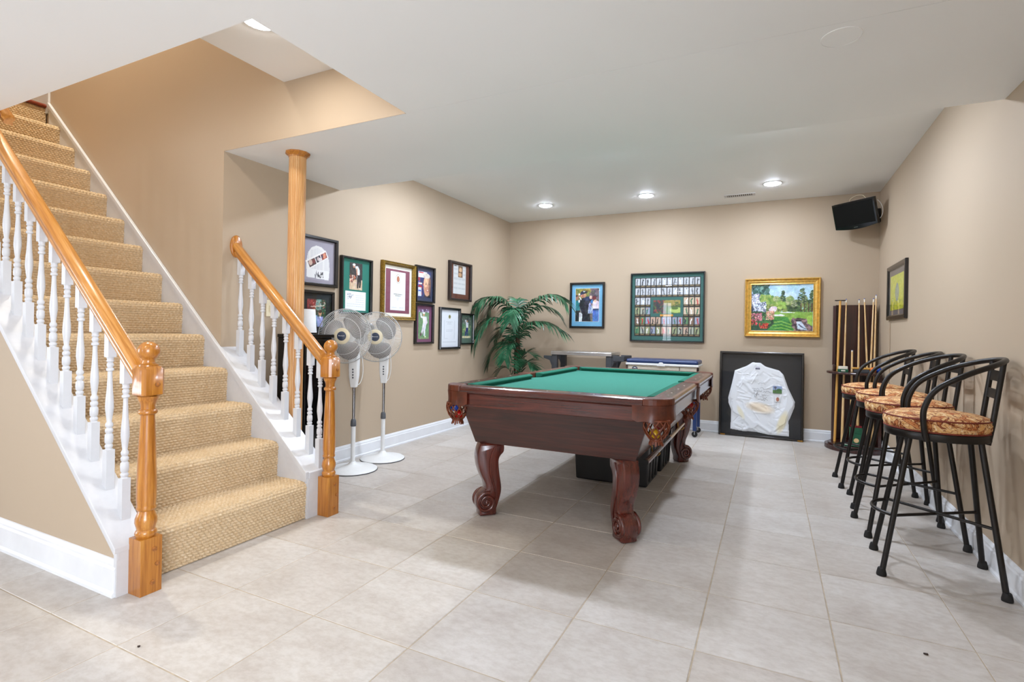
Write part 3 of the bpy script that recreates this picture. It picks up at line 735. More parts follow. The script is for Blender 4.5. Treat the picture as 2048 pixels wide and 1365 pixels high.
for sx in (-1, 1):
    for sy in (-1, 1):
        pk = thing('pocket', None, None, (0, 0, 0)); pk.parent = pt
        outer = [(0.552, HL+0.004)] + arc(0.565, 1.02, 0.130, PI/2, 0, 10) + [(HW+0.004, 1.005)]
        inner = [(0.592, 1.005), (0.592, 1.025), (0.583, 1.045), (0.565, 1.056), (0.552, 1.056)]
        poly = [(x*sx, y*sy) for x, y in outer+inner]
        MB().prism(poly, 0.760, ZR+0.003, 'z').build('pocket_cap', 'leather', pk, bev=0.008)
        path = [(0.50, 1.146), (0.53, 1.148)] + arc(0.565, 1.02, 0.128, PI/2, 0, 12) + [(0.692, 0.985), (0.690, 0.955)]
        path = [(x*sx, y*sy) for x, y in path]
        if sx*sy < 0: path = path[::-1]
        shield(path, 0.766, corner_depth).build('leather_shield', 'leather', pk, 50)
        obj('net', netme, 'net', pk, loc=(0.612*sx, 1.070*sy, 0.688))
    pk = thing('pocket', None, None, (0, 0, 0)); pk.parent = pt
    poly = [(x*sx, y) for x, y in [(0.585, -0.058), (HW+0.004, -0.058), (HW+0.008, -0.03), (HW+0.009, 0), (HW+0.008, 0.03), (HW+0.004, 0.058), (0.585, 0.058), (0.594, 0.03), (0.600, 0), (0.594, -0.03)]]
    MB().prism(poly, 0.760, ZR+0.003, 'z').build('pocket_cap', 'leather', pk, bev=0.008)
    path = [(HW+0.001, -0.075), (HW+0.006, -0.05), (HW+0.010, -0.02), (HW+0.010, 0.02), (HW+0.006, 0.05), (HW+0.001, 0.075)]
    path = [(x*sx, y) for x, y in path]
    if sx > 0: path = path[::-1]
    shield(path, 0.766, lambda s: 0.115-0.03*abs(s-0.5)*2).build('leather_shield', 'leather', pk, 50)
    obj('net', netme, 'net', pk, loc=(0.628*sx, 0, 0.672))
# brass cue hooks under the right edge of the cabinet
for y in (-0.55, 0.45):
    MB().tube(smooth_path([(0.488, y, 0.447), (0.49, y, 0.41), (0.497, y, 0.385), (0.515, y, 0.379), (0.532, y, 0.388), (0.537, y, 0.402)], 4), 0.004, 6).build('cue_hook', 'brass', pt, 60)
cs = thing('cue_stick', 'brown cue hanging on brass hooks under the pool table edge', 'cue', (-0.624, 2.97, 0.405))
MB().tube([(0, 0, 0), (0, 0.78, 0)], [0.0175, 0.0145], 14).build('butt', 'mahog_y', cs, 50)
MB().lathe([(0.0168, -0.012), (0.0172, 0), (0.0165, 0.004)], 14, axis='y').build('bumper', 'rubber', cs, 50)
MB().tube([(0, 0.78, 0), (0, 1.45, 0)], [0.014, 0.0085], 14).build('shaft', 'cue', cs, 50)
# billiard balls resting in the pockets
def ball(mat, x, y, z, label):
    o = MB().sphere((0, 0, 0), 0.0285, 20, 12).build('billiard_ball', mat, smooth=60, loc=(x, y, z))
    return tag(o, label, 'ball', 'billiard balls in the pockets')
PX, PY = -1.14, 3.83
ball('ballblue', PX-0.628, PY-1.080, 0.660, 'blue billiard ball in the near left pocket net')
ball('red', PX-0.606, PY-1.066, 0.613, 'red billiard ball at the bottom of the near left pocket net')
ball('yellow', PX+0.606, PY-1.075, 0.612, 'yellow billiard ball at the bottom of the near right pocket net')
ball('maroon', PX+0.622, PY-1.062, 0.662, 'maroon billiard ball on top in the near right pocket net')
ball('red', PX+0.636, PY-0.008, 0.645, 'red billiard ball in the middle pocket net facing the stools')
# black storage bins under the table
def tub(x, y, label):
    b = thing('storage_bin', label, 'bin', (x, y, 0), 0, 'black bins under the pool table')
    w0, w1, d0, d1, h = 0.275, 0.29, 0.20, 0.215, 0.33
    q = [(-w0, -d0, 0), (w0, -d0, 0), (w0, d0, 0), (-w0, d0, 0), (-w1, -d1, h), (w1, -d1, h), (w1, d1, h), (-w1, d1, h)]
    MB().add(q, [(0, 3, 2, 1), (4, 5, 6, 7), (0, 1, 5, 4), (1, 2, 6, 5), (2, 3, 7, 6), (3, 0, 4, 7)]).build('tub', 'bin', b, bev=0.012)
    bx(-w1-0.012, w1+0.012, -d1-0.012, d1+0.012, h-0.03, h+0.02).build('lid', 'bin', b, bev=0.01)
    for k in (-0.11, 0.0, 0.11):
        MB().add([(w0-0.002, k-0.02, 0.03), (w0+0.008, k-0.02, 0.03), (w0+0.008, k+0.02, 0.03), (w0-0.002, k+0.02, 0.03), (w1-0.006, k-0.02, 0.28), (w1+0.004, k-0.02, 0.28), (w1+0.004, k+0.02, 0.28), (w1-0.006, k+0.02, 0.28)],
                 [(0, 3, 2, 1), (4, 5, 6, 7), (0, 1, 5, 4), (1, 2, 6, 5), (2, 3, 7, 6), (3, 0, 4, 7)]).build('rib', 'bin', b)
tub(-1.075, 4.05, 'front black plastic storage bin beneath the pool table')
tub(-1.065, 4.56, 'rear black plastic storage bin beneath the pool table')

# ================================================================== BAR STOOLS
def make_stool():
    s = thing('bar_stool', 'x', 'stool', (0, 0, 0), 0, 'black iron bar stools along the right wall')
    ring = MB().lathe([(0.190, 0.664), (0.204, 0.664), (0.206, 0.668), (0.206, 0.695), (0.203, 0.70), (0.150, 0.70), (0.150, 0.688), (0.190, 0.688)], 40, caps=False)
    ring.f += [tuple([]) for _ in ()]
    ring.build('seat_ring', 'iron', s, 40)
    c = MB().lathe([(0.0, 0.701), (0.196, 0.701), (0.207, 0.708), (0.2125, 0.725), (0.2125, 0.742), (0.208, 0.757), (0.198, 0.767), (0.17, 0.776), (0.12, 0.784), (0.06, 0.788), (0, 0.789)], 44).build('seat_cushion', 'floral', s, 60)
    MB().tube([(0.2085*math.cos(a), 0.2085*math.sin(a), 0.760) for a in [2*PI*k/48 for k in range(48)]], 0.0035, 6, True).build('piping', 'piping', c, 60)
    MB().tube([(0.207*math.cos(a), 0.207*math.sin(a), 0.705) for a in [2*PI*k/48 for k in range(48)]], 0.0035, 6, True).build('piping', 'piping', c, 60)
    F = {(-1, -1): ((-0.225, -0.172), (-0.115, -0.10)), (-1, 1): ((-0.225, 0.172), (-0.115, 0.10)), (1, -1): ((0.225, -0.185), (0.150, -0.095)), (1, 1): ((0.225, 0.185), (0.150, 0.095))}
    def at(k, z):
        (fx, fy), (tx, ty) = F[k]; t = z/0.66; return (fx+(tx-fx)*t, fy+(ty-fy)*t, z)
    for k in F:
        l = MB().tube([at(k, 0.012), at(k, 0.665)], 0.0125, 12).build('leg', 'iron', s, 50)
        p = at(k, 0)
        MB().lathe([(0.021, 0), (0.0215, 0.008), (0.017, 0.03), (0.0145, 0.036), (0, 0.036)], 14, (p[0], p[1], 0)).build('rubber_foot', 'rubber', l, 50)
    a, b = at((-1, -1), 0.285), at((-1, 1), 0.285)
    MB().tube(smooth_path([a, (-0.215, -0.105, 0.285), (-0.243, -0.055, 0.285), (-0.252, 0, 0.285), (-0.243, 0.055, 0.285), (-0.215, 0.105, 0.285), b], 5), 0.0085, 8).build('footrest', 'iron', s, 60)
    MB().tube([a, at((1, 1), 0.284)], 0.0075, 8).build('stretcher', 'iron', s, 60)
    MB().tube([(b[0], b[1], 0.290), at((1, -1), 0.292)], 0.0075, 8).build('stretcher', 'iron', s, 60)
    half = [(-0.068, -0.209, 0.665), (-0.080, -0.214, 0.74), (-0.078, -0.216, 0.82), (-0.035, -0.217, 0.905), (0.07, -0.208, 0.975), (0.17, -0.165, 1.018), (0.228, -0.085, 1.038), (0.245, 0, 1.043)]
    full = half + [(x, -y, z) for x, y, z in half[-2::-1]]
    MB().tube(smooth_path(full, 6), 0.0125, 10).build('arm_hoop', 'iron', s, 60)
    for y in (-0.082, 0.082):
        MB().tube([(0.176, y, 0.655), (0.190, y, 0.74), (0.226, y, 1.032)], 0.0115, 10).build('back_post', 'iron', s, 60)
    for z0, z1 in ((0.945, 0.993), (0.865, 0.908)):
        def xb(z): return 0.190+(z-0.74)*0.123
        v = []
        for d in (-0.003, 0.003):
            v += [(xb(z0)+d, -0.082, z0), (xb(z0)+d, 0.082, z0), (xb(z1)+d, 0.082, z1), (xb(z1)+d, -0.082, z1)]
        MB().add(v, [(0, 1, 2, 3), (7, 6, 5, 4), (0, 4, 5, 1), (1, 5, 6, 2), (2, 6, 7, 3), (3, 7, 4, 0)]).build('back_slat', 'iron', s)
    return s
stool = make_stool()
for k, (x, y, a, lb) in enumerate([(0.733, 3.155, -0.06, 'nearest bar stool, its whole floral seat and iron frame in view'), (0.733, 3.715, 0.07, 'second nearest bar stool along the right wall'),
                                   (0.752, 4.23, -0.05, 'third nearest bar stool along the right wall'), (0.722, 4.75, 0.02, 'farthest bar stool, next to the cue rack')]):
    o = stool if k == 0 else copy_tree(stool)
    o.location = (x, y, 0); o.rotation_euler = (0, 0, a); o['label'] = lb

# ================================================================== PEDESTAL FANS
def make_fan(label, x, y, face, hz, base_r):
    f = thing('pedestal_fan', label, 'fan', (x, y, 0), 0, 'white pedestal fans')
    MB().lathe([(base_r, 0), (base_r, 0.010), (base_r-0.012, 0.018), (base_r*0.55, 0.030), (0.045, 0.046), (0.030, 0.058), (0.022, 0.07), (0, 0.07)], 48).build('base', 'white', f, 40)
    MB().lathe([(base_r-0.004, 0.0), (base_r+0.003, 0.001), (base_r+0.003, 0.005), (base_r-0.004, 0.006)], 48).build('base_rim', 'rubber', f, 40)
    MB().lathe([(0.0175, 0.06), (0.0175, 0.36)], 20).build('lower_pole', 'white', f, 50)
    MB().lathe([(0.021, 0.352), (0.023, 0.36), (0.021, 0.395), (0.015, 0.41), (0.012, 0.41)], 20).build('collar', 'grey', f, 50)
    MB().lathe([(0.0115, 0.40), (0.0115, 0.68)], 20).build('upper_pole', 'chrome', f, 50)
    d = Vector((math.cos(face), math.sin(face), 0))
    R = Matrix.Rotation(face, 4, 'Z')
    # control housing, local +x = front
    pts = [((-0.022, -0.022), 0.665), ((-0.03, -0.034), 0.76), ((-0.034, -0.036), 0.90), ((-0.030, -0.03), 0.98)]
    rings = []
    for (a, b), z in pts:
        rings.append([(-a*1.0, b, z), (-a*1.0, -b, z), (-a*0.6, -b*1.1, z), (a, -b, z), (a, b, z), (-a*0.6, b*1.1, z)])
    vs = [p for r_ in rings for p in r_]; fs = []
    for i in range(len(rings)-1): fs += [(i*6+k, i*6+(k+1) % 6, i*6+6+(k+1) % 6, i*6+6+k) for k in range(6)]
    fs += [tuple(range(5, -1, -1)), tuple(range((len(rings)-1)*6, len(rings)*6))]
    hs = MB().add(vs, fs).xf(R).build('control_housing', 'white', f, bev=0.006)
    for k in range(4):
        p = R @ Vector((0.029+0.0035*k/3, 0.0, 0.745+0.022*k))
        MB().sphere(p, 0.007, 10, 6).build('button', 'grey', hs, 60)
    hc = Vector((0, 0, hz))
    H = Matrix.Translation(hc + Vector((-0.054, -0.026, 0))) @ R
    MB().lathe([(0.0, -0.075), (0.04, -0.07), (0.058, -0.04), (0.062, 0.0), (0.058, 0.03), (0.03, 0.045), (0, 0.045)], 28, axis='x').xf(H).build('motor', 'white', f, 50)
    MB().tube([Vector((0, 0, hz-0.16)), Vector((-0.02, -0.01, hz-0.08)), Vector((-0.05, -0.022, hz-0.02))], 0.019, 12).build('neck', 'white', f, 50)
    def cage(sgn, name, hub):
        m = MB(); N = 96
        for k in range(N):
            a = 2*PI*k/N; pth = []
            for i in range(8):
                t = i/7; r = hub + (0.215-hub)*t
                dx = 0.055 + sgn*(0.062*(1-t**2.4)) if True else 0
                pth.append((dx, r*math.cos(a), r*math.sin(a)))
            m.tube(pth, 0.0012, 3, caps=False)
        for rr in ((0.215, 0.0042), (0.145, 0.0018)):
            t = (rr[0]-hub)/(0.215-hub); dx = 0.055+sgn*0.062*(1-t**2.4)
            m.tube([(dx, rr[0]*math.cos(2*PI*k/64), rr[0]*math.sin(2*PI*k/64)) for k in range(64)], rr[1], 6, True)
        m.xf(H).build(name, 'white', f)
    cage(1, 'front_grille', 0.062); cage(-1, 'back_grille', 0.06)
    MB().lathe([(0.064, 0.112), (0.064, 0.118), (0.058, 0.122), (0.036, 0.123)], 36, axis='x').xf(H).build('hub_cap', 'cream', f, 50)
    bd = MB().lathe([(0.037, 0.121), (0.036, 0.1245), (0, 0.1255)], 30, axis='x').xf(H).build('badge', 'navybadge', f, 50)
    mk = MB()
    for i, (a, b) in enumerate([(-0.024, -0.016), (-0.013, -0.007), (-0.004, 0.004), (0.007, 0.012), (0.015, 0.024)]):
        h = 0.0035 if i != 0 else 0.006
        mk.box(0.1262, 0.1266, a, b, -0.001*(i % 2), h)
    mk.xf(H).build('badge_lettering', 'white', bd)
    for k in range(3):
        rows = []
        for j in range(11):
            r = 0.05 + 0.142*j/10; row = []
            wd_ = 0.34 + 1.45*math.sin(PI*min(1, (j+2.2)/12.4))**0.8
            for i in range(9):
                a = 2*PI*k/3 + 0.55 + wd_*(i/8-0.5) + 0.35*j/10
                row.append((0.055 + 0.028*(i/8-0.5)*2*(1-0.4*j/10), r*math.cos(a), r*math.sin(a)))
            rows.append(row)
        b = MB().grid(rows).xf(H).build('blade', 'blade', f, 60)
        sm = b.modifiers.new('thick', 'SOLIDIFY'); sm.thickness = 0.002
    # power cord loop behind the housing
    MB().tube([R @ Vector(p) for p in smooth_path([(-0.02, 0.02, hz-0.09), (-0.05, 0.045, 0.90), (-0.06, 0.05, 0.78), (-0.045, 0.035, 0.70), (-0.02, 0.015, 0.68)], 5)], 0.003, 6).build('cord', 'white', f, 60)
M['navybadge'] = plain('dark_blue_badge', (52, 62, 84), 0.3, var=0.05)
make_fan('white pedestal fan beside the oak newel post, nearer of the two', -3.012, 3.19, math.atan2(-0.93, 0.40), 1.078, 0.192)
make_fan('white pedestal fan standing farther along the left wall', -3.048, 3.59, math.atan2(-0.86, 0.52), 1.070, 0.188)

# ================================================================== CABINET AND LAMP BEHIND THE RAILING
cb = thing('side_cabinet', 'glossy black cabinet against the left wall behind the railing', 'cabinet', (-3.15, 2.826, 0))
bx(-0.138, 0.125, -0.135, 0.135, 0.03, 1.065).build('body', 'gloss_black', cb, bev=0.004)
bx(-0.141, 0.145, -0.14, 0.14, 1.065, 1.09).build('top', 'gloss_black', cb, bev=0.004)
bx(0.126, 0.14, -0.128, 0.128, 0.06, 1.05).build('door', 'gloss_black', cb, bev=0.003)
MB().tube([(0.145, 0.10, 0.55), (0.160, 0.10, 0.56), (0.160, 0.10, 0.64), (0.145, 0.10, 0.65)], 0.004, 8).build('handle', 'chrome', cb)
bx(-0.13, 0.12, -0.13, 0.13, 0, 0.03).build('plinth', 'black', cb)
lp = thing('table_lamp', 'small table lamp with white shade on the black cabinet', 'lamp', (-3.13, 2.775, 1.091))
MB().lathe([(0.055, 0), (0.055, 0.006), (0.02, 0.012), (0.010, 0.03), (0.012, 0.06), (0.006, 0.075), (0.006, 0.10), (0, 0.10)], 24).build('lamp_base', 'chrome', lp, 40)
MB().lathe([(0.098, 0.012), (0.086, 0.185), (0.0845, 0.185), (0.0965, 0.012)], 40, caps=False).build('lamp_shade', 'shade', lp, 50)

# ================================================================== FLAT PRINTS
class Cv:
    """small painted canvas; x right, y down, 0..1; becomes a coloured grid mesh"""
    def __init__(s, w_, h_, bg=(255, 255, 255)):
        s.w, s.h = w_, h_; s.a = np.zeros((h_, w_, 3)); s.a[:] = bg
        s.X, s.Y = np.meshgrid(np.linspace(0, 1, w_), np.linspace(0, 1, h_))
    def put(s, m, c, al=1.0):
        s.a[m] = s.a[m]*(1-al) + np.array(c)*al; return s
    def rect(s, x0, y0, x1, y1, c, al=1.0): return s.put((s.X >= x0) & (s.X <= x1) & (s.Y >= y0) & (s.Y <= y1), c, al)
    def ell(s, cx, cy, rx, ry, c, al=1.0): return s.put(((s.X-cx)/rx)**2+((s.Y-cy)/ry)**2 <= 1, c, al)
    def poly(s, pts, c, al=1.0):
        m = np.zeros_like(s.X, bool); n = len(pts)
        for i in range(n):
            (x0, y0), (x1, y1) = pts[i], pts[(i+1) % n]
            if y0 == y1: continue
            cr = ((s.Y >= min(y0, y1)) & (s.Y < max(y0, y1))) & (s.X < (x1-x0)*(s.Y-y0)/(y1-y0)+x0); m ^= cr
        return s.put(m, c, al)
    def line(s, pts, wd_, c, al=1.0):
        asp = s.h/s.w
        for (x0, y0), (x1, y1) in zip(pts, pts[1:]):
            dx, dy = x1-x0, (y1-y0)*asp; L = max(1e-9, dx*dx+dy*dy)
            t = np.clip(((s.X-x0)*dx+(s.Y-y0)*asp*dy)/L, 0, 1)
            d = np.hypot(s.X-x0-t*dx, (s.Y-y0)*asp-t*dy); s.put(d <= wd_, c, al)
        return s
    def speck(s, x0, y0, x1, y1, cols, n, r, seed=1, al=1.0):
        g = np.random.default_rng(seed); asp = s.w/s.h
        for _ in range(n):
            rr = r*g.uniform(0.5, 1.4); s.ell(g.uniform(x0, x1), g.uniform(y0, y1), rr, rr*asp, cols[g.integers(len(cols))], al)
        return s
    def grain(s, amp, seed=2):
        s.a = np.clip(s.a + np.random.default_rng(seed).normal(0, amp, (s.h, s.w, 1)), 0, 255); return s
    def mottle(s, amp, cells, seed=5):
        g_ = np.random.default_rng(seed)
        for q, am in ((cells, amp), (cells*3, amp*0.7)):
            n_ = g_.normal(0, 1, (q+2, q+2, 3))*0.35 + g_.normal(0, 1, (q+2, q+2, 1))
            u, v = s.X*q, s.Y*q; i, j = np.floor(u).astype(int), np.floor(v).astype(int); fu, fv = (u-i)[..., None], (v-j)[..., None]
            s.a += am*((n_[j, i]*(1-fu)+n_[j, i+1]*fu)*(1-fv) + (n_[j+1, i]*(1-fu)+n_[j+1, i+1]*fu)*fv)
        s.a = np.clip(s.a, 0, 255); return s
    def text(s, x0, x1, y, c, seed, wd_=0.006):
        g = np.random.default_rng(seed); x = x0
        while x < x1:
            e = min(x1, x+g.uniform(0.03, 0.10)); s.line([(x, y), (e, y)], wd_, c, 0.75); x = e+0.025
        return s
    def mesh(s, name, W, H, y=0.0, z0=0.0, zfun=None):
        """grid W x H metres, centred in x, bottom at z0, facing -y"""
        X = (s.X-0.5)*W; Z = z0 + (1-s.Y)*H; Yv = np.full_like(X, y) if zfun is None else y+zfun(s.X, s.Y)
        v = np.stack([X, Yv, Z], -1).reshape(-1, 3)
        i = np.arange(s.h*s.w).reshape(s.h, s.w)
        f = np.stack([i[1:, :-1], i[1:, 1:], i[:-1, 1:], i[:-1, :-1]], -1).reshape(-1, 4)
        me = bpy.data.meshes.new(name); me.from_pydata(v.tolist(), [], f.tolist())
        c = s.a/255; c = np.where(c <= 0.04045, c/12.92, ((c+0.055)/1.055)**2.4).reshape(-1, 3)
        at = me.color_attributes.new('Col', 'FLOAT_COLOR', 'POINT')
        at.data.foreach_set('color', np.concatenate([c, np.ones((len(c), 1))], 1).astype(np.float32).ravel())
        me.materials.append(M['ink']); return me
def paper_mat(name, col): M[name] = plain(name, col, 0.8, var=0.02, nscale=60)

ROT = {'left': PI/2, 'back': 0.0, 'right': -PI/2}
def picture(name, label, wall, a0, a1, z0, z1, fw, fd, fmat, profile=None, tilt=0.0, glass=True):
    """root Empty at the bottom centre on the wall; local x = viewer's right, -y = into the room"""
    W, H = abs(a1-a0), z1-z0; c = (a0+a1)/2
    loc = {'left': (XL+0.001, c, z0), 'back': (c, YB-0.001, z0), 'right': (XR-0.001, c, z0)}[wall]
    r = thing(name, label, 'picture', loc, ROT[wall])
    prof = profile or [(0, 0), (0, fd*0.8), (fw*0.15, fd), (fw*0.75, fd), (fw, fd*0.7), (fw, 0.004)]
    rings = []
    for i, d in prof: rings.append([(-W/2+i, -d, i), (W/2-i, -d, i), (W/2-i, -d, H-i), (-W/2+i, -d, H-i)])
    n = len(rings); fs = []
    for k in range(n-1): fs += [(k*4+j, k*4+(j+1) % 4, k*4+4+(j+1) % 4, k*4+4+j) for j in range(4)]
    fs += [((n-1)*4+j, (n-1)*4+(j+1) % 4, (j+1) % 4, j) for j in range(4)]
    MB().add([p for q in rings for p in q], fs).build('frame', fmat, r)
    iw, ih = W-2*fw, H-2*fw
    if glass: MB().add([(-iw/2, -fd*0.6, fw), (iw/2, -fd*0.6, fw), (iw/2, -fd*0.6, H-fw), (-iw/2, -fd*0.6, H-fw)], [(0, 1, 2, 3)]).build('glass', 'glass', r)
    return r, iw, ih, fw
def mat_board(r, iw, ih, fw, mat, y=-0.006, inset=0.0, name='mat'):
    return bx(-iw/2+inset, iw/2-inset, y, y+0.003, fw+inset, fw+ih-inset).build(name, mat, r)
def pprint(r, cv, W, H, z0, x=0.0, y=-0.0075, name='print'):
    return obj(name, cv.mesh(name, W, H, y, z0), None, r, loc=(x, 0, 0))

SKIN = (196, 142, 112)
def man(c, x, y, s, top, legs, hair=(50, 34, 24), hat=None, arm=None):
    """standing figure, x centre, y head centre, s = head radius in x"""
    k = c.w/c.h
    c.poly([(x-2.0*s, y+1.6*s*k), (x+2.0*s, y+1.6*s*k), (x+1.7*s, y+6.2*s*k), (x-1.7*s, y+6.2*s*k)], top)
    c.poly([(x-1.7*s, y+6.0*s*k), (x+1.7*s, y+6.0*s*k), (x+1.5*s, y+13*s*k), (x+0.2*s, y+13*s*k), (x, y+8*s*k), (x-0.2*s, y+13*s*k), (x-1.5*s, y+13*s*k)], legs)
    if arm: c.line([(x-1.6*s, y+2.2*s*k), (x+arm[0]*s, y+arm[1]*s*k)], 0.55*s, top); c.line([(x+1.6*s, y+2.2*s*k), (x+arm[0]*s, y+arm[1]*s*k)], 0.55*s, top); c.ell(x+arm[0]*s, y+arm[1]*s*k, 0.6*s, 0.6*s*k, SKIN)
    c.ell(x, y, s, 1.25*s*k, SKIN); c.ell(x, y-0.7*s*k, s*1.0, 0.75*s*k, hat or hair)
    if hat: c.rect(x-0.2*s, y-0.65*s*k, x+1.7*s, y-0.35*s*k, hat)
    return c
def scrib(c, x, y, s, col=(40, 40, 50), seed=3, wd_=0.006):
    g = np.random.default_rng(seed); p = [(x, y)]
    for i in range(14): p.append((x+s*i/7*0.5, y+s*0.45*g.uniform(-1, 1)))
    return c.line(p, wd_, col, 0.8)

# ---- left wall, from the stairs towards the corner
for nm, cl in [('lilac_mat', (156, 150, 162)), ('green_mat', (22, 112, 96)), ('black_mat', (20, 22, 20)), ('cream_mat', (232, 228, 214)), ('plum_mat', (122, 66, 82)), ('navy_mat', (52, 58, 82)), ('mauve_mat', (118, 70, 98)),
               ('brown_mat', (92, 46, 28)), ('white_mat', (216, 220, 228)), ('sage_mat', (84, 106, 92)), ('blue_mat', (112, 172, 206)), ('teal_mat', (58, 104, 98)), ('charcoal_mat', (27, 28, 30)), ('grey_mat', (112, 104, 100)), ('white_core', (236, 236, 232))]:
    paper_mat(nm, cl)
r, iw, ih, fw = picture('framed_cap_collage', 'black framed white cap print with slanted photo strip on grey lilac mat', 'left', 2.855, 3.253, 1.474, 1.872, 0.026, 0.03, 'frame_black')
mat_board(r, iw, ih, fw, 'lilac_mat')
c = Cv(90, 90, (156, 150, 162))
cap = [(0.14, 0.92), (0.86, 0.95), (0.88, 0.66), (0.86, 0.42), (0.76, 0.22), (0.6, 0.12), (0.44, 0.10), (0.28, 0.17), (0.17, 0.32), (0.13, 0.55)]
c.poly(cap, (226, 224, 222))
for k in range(14): c.line([(0.18+0.05*k, 0.16+0.02*abs(k-6)), (0.18+0.05*k, 0.74)], 0.005, (168, 166, 176), 0.7)
c.poly(cap[:2]+[(0.88, 0.72), (0.14, 0.70)], (230, 229, 228))
c.poly([(0.10, 0.52), (0.74, 0.18), (0.84, 0.36), (0.20, 0.74)], (236, 232, 228))
c.poly([(0.17, 0.53), (0.38, 0.42), (0.45, 0.56), (0.24, 0.68)], (70, 44, 44)); c.ell(0.26, 0.55, 0.06, 0.07, (206, 176, 160)); c.ell(0.36, 0.51, 0.05, 0.06, (120, 50, 44))
c.poly([(0.40, 0.41), (0.55, 0.33), (0.62, 0.46), (0.47, 0.54)], (44, 42, 56)); c.ell(0.50, 0.43, 0.04, 0.05, (190, 170, 168)); c.ell(0.56, 0.45, 0.05, 0.05, (214, 206, 206))
c.poly([(0.57, 0.32), (0.74, 0.23), (0.80, 0.36), (0.64, 0.45)], (150, 62, 48)); c.ell(0.70, 0.33, 0.05, 0.07, (216, 140, 108)); c.ell(0.63, 0.35, 0.03, 0.05, (50, 36, 70))
scrib(c, 0.40, 0.83, 0.22, (60, 56, 70), 4); scrib(c, 0.50, 0.84, 0.18, (20, 20, 26), 9, 0.009)
pprint(r, c, iw-0.03, ih-0.03, fw+0.015)
r, iw, ih, fw = picture('framed_photo', 'black framed photo of two smiling men in light shirts behind the lamp', 'left', 2.87, 3.221, 1.092, 1.437, 0.022, 0.028, 'frame_black')
mat_board(r, iw, ih, fw, 'black_mat')
c = Cv(70, 70, (60, 74, 60)); c.rect(0, 0, 0.45, 0.5, (126, 34, 34)); c.rect(0.45, 0, 0.75, 0.4, (120, 150, 140)); c.rect(0.78, 0, 1, 1, (36, 70, 44))
c.speck(0, 0, 1, 0.5, [(196, 60, 60), (230, 220, 210), (60, 30, 30), (40, 90, 60)], 60, 0.025, 3, 0.6); c.line([(0.2, 0.28), (0.9, 0.22)], 0.02, (226, 206, 190), 0.8)
man(c, 0.37, 0.45, 0.085, (146, 186, 214), (44, 50, 70)); man(c, 0.70, 0.50, 0.085, (150, 156, 206), (50, 54, 80)); c.ell(0.37, 0.36, 0.085, 0.05, (150, 80, 60)); c.poly([(0.66, 0.62), (0.74, 0.62), (0.70, 0.72)], (240, 240, 244))
c.mottle(14, 12, 1).grain(6)
pprint(r, c, 0.19, 0.22, fw+0.035, 0.0)
r, iw, ih, fw = picture('framed_golfer', 'black framed golfer photo above a signed card on a green mat', 'left', 3.293, 3.668, 1.264, 1.760, 0.018, 0.035, 'frame_black')
mat_board(r, iw, ih, fw, 'green_mat')
c = Cv(52, 78, (44, 40, 40)); c.rect(0, 0.62, 1, 1, (206, 180, 150)); c.speck(0, 0.45, 0.45, 0.72, [(190, 110, 80), (120, 60, 50), (226, 190, 170)], 40, 0.05, 5)
c.speck(0, 0, 1, 0.45, [(60, 60, 56), (34, 34, 34)], 60, 0.06, 6, 0.5)
c.poly([(0.42, 0.13), (0.62, 0.10), (0.80, 0.26), (0.78, 0.45), (0.58, 0.45), (0.52, 0.30)], (206, 214, 222)); c.line([(0.55, 0.22), (0.60, 0.48)], 0.05, SKIN); c.poly([(0.58, 0.43), (0.86, 0.43), (0.92, 0.66), (0.86, 0.92), (0.74, 0.92), (0.76, 0.66), (0.68, 0.94), (0.57, 0.94)], (22, 24, 32))
c.ell(0.34, 0.12, 0.09, 0.07, SKIN); c.ell(0.34, 0.07, 0.11, 0.045, (236, 234, 230)); c.line([(0.60, 0.48), (0.40, 0.95)], 0.012, (190, 190, 190)); c.grain(5)
c.mottle(10, 12, 2)
pprint(r, c, 0.155, 0.235, 0.215, 0.0)
c = Cv(60, 44, (232, 234, 238)); scrib(c, 0.10, 0.22, 0.3, (90, 90, 100), 11); scrib(c, 0.12, 0.34, 0.2, (90, 90, 100), 12)
for k in range(6): c.text(0.5 if k < 4 else 0.1, 0.9, 0.2+0.12*k, (176, 180, 186), 20+k, 0.007)
pprint(r, c, 0.25, 0.165, 0.035, 0.0, name='signed_card')
r, iw, ih, fw = picture('framed_diploma', 'gold framed certificate with crest and plum mat', 'left', 3.805, 4.30, 1.228, 1.788, 0.036, 0.045, 'antgold', [(0, 0), (0, 0.03), (0.006, 0.042), (0.014, 0.036), (0.020, 0.040), (0.028, 0.024), (0.036, 0.018), (0.036, 0.004)])
mat_board(r, iw, ih, fw, 'cream_mat'); bx(-iw/2+0.032, iw/2-0.032, -0.0075, -0.006, fw+0.032, fw+ih-0.032).build('inner_mat', 'plum_mat', r)
c = Cv(64, 100, (228, 232, 236)); c.ell(0.5, 0.18, 0.165, 0.125, (206, 204, 190)); c.ell(0.5, 0.18, 0.135, 0.10, (232, 232, 228)); c.ell(0.5, 0.185, 0.095, 0.078, (150, 84, 60)); c.poly([(0.43, 0.14), (0.57, 0.14), (0.56, 0.22), (0.5, 0.25), (0.44, 0.22)], (176, 112, 84))
for k in range(22): c.ell(0.5+0.15*math.cos(k*0.286), 0.18+0.113*math.sin(k*0.286), 0.012, 0.008, (120, 108, 80))
for k, (y, a, b) in enumerate([(0.40, .38, .62), (0.44, .36, .66), (0.47, .32, .70), (0.52, .42, .6), (0.65, .40, .62), (0.69, .42, .58), (0.73, .44, .56)]): c.text(a, b, y, (150, 154, 160), 40+k, 0.006)
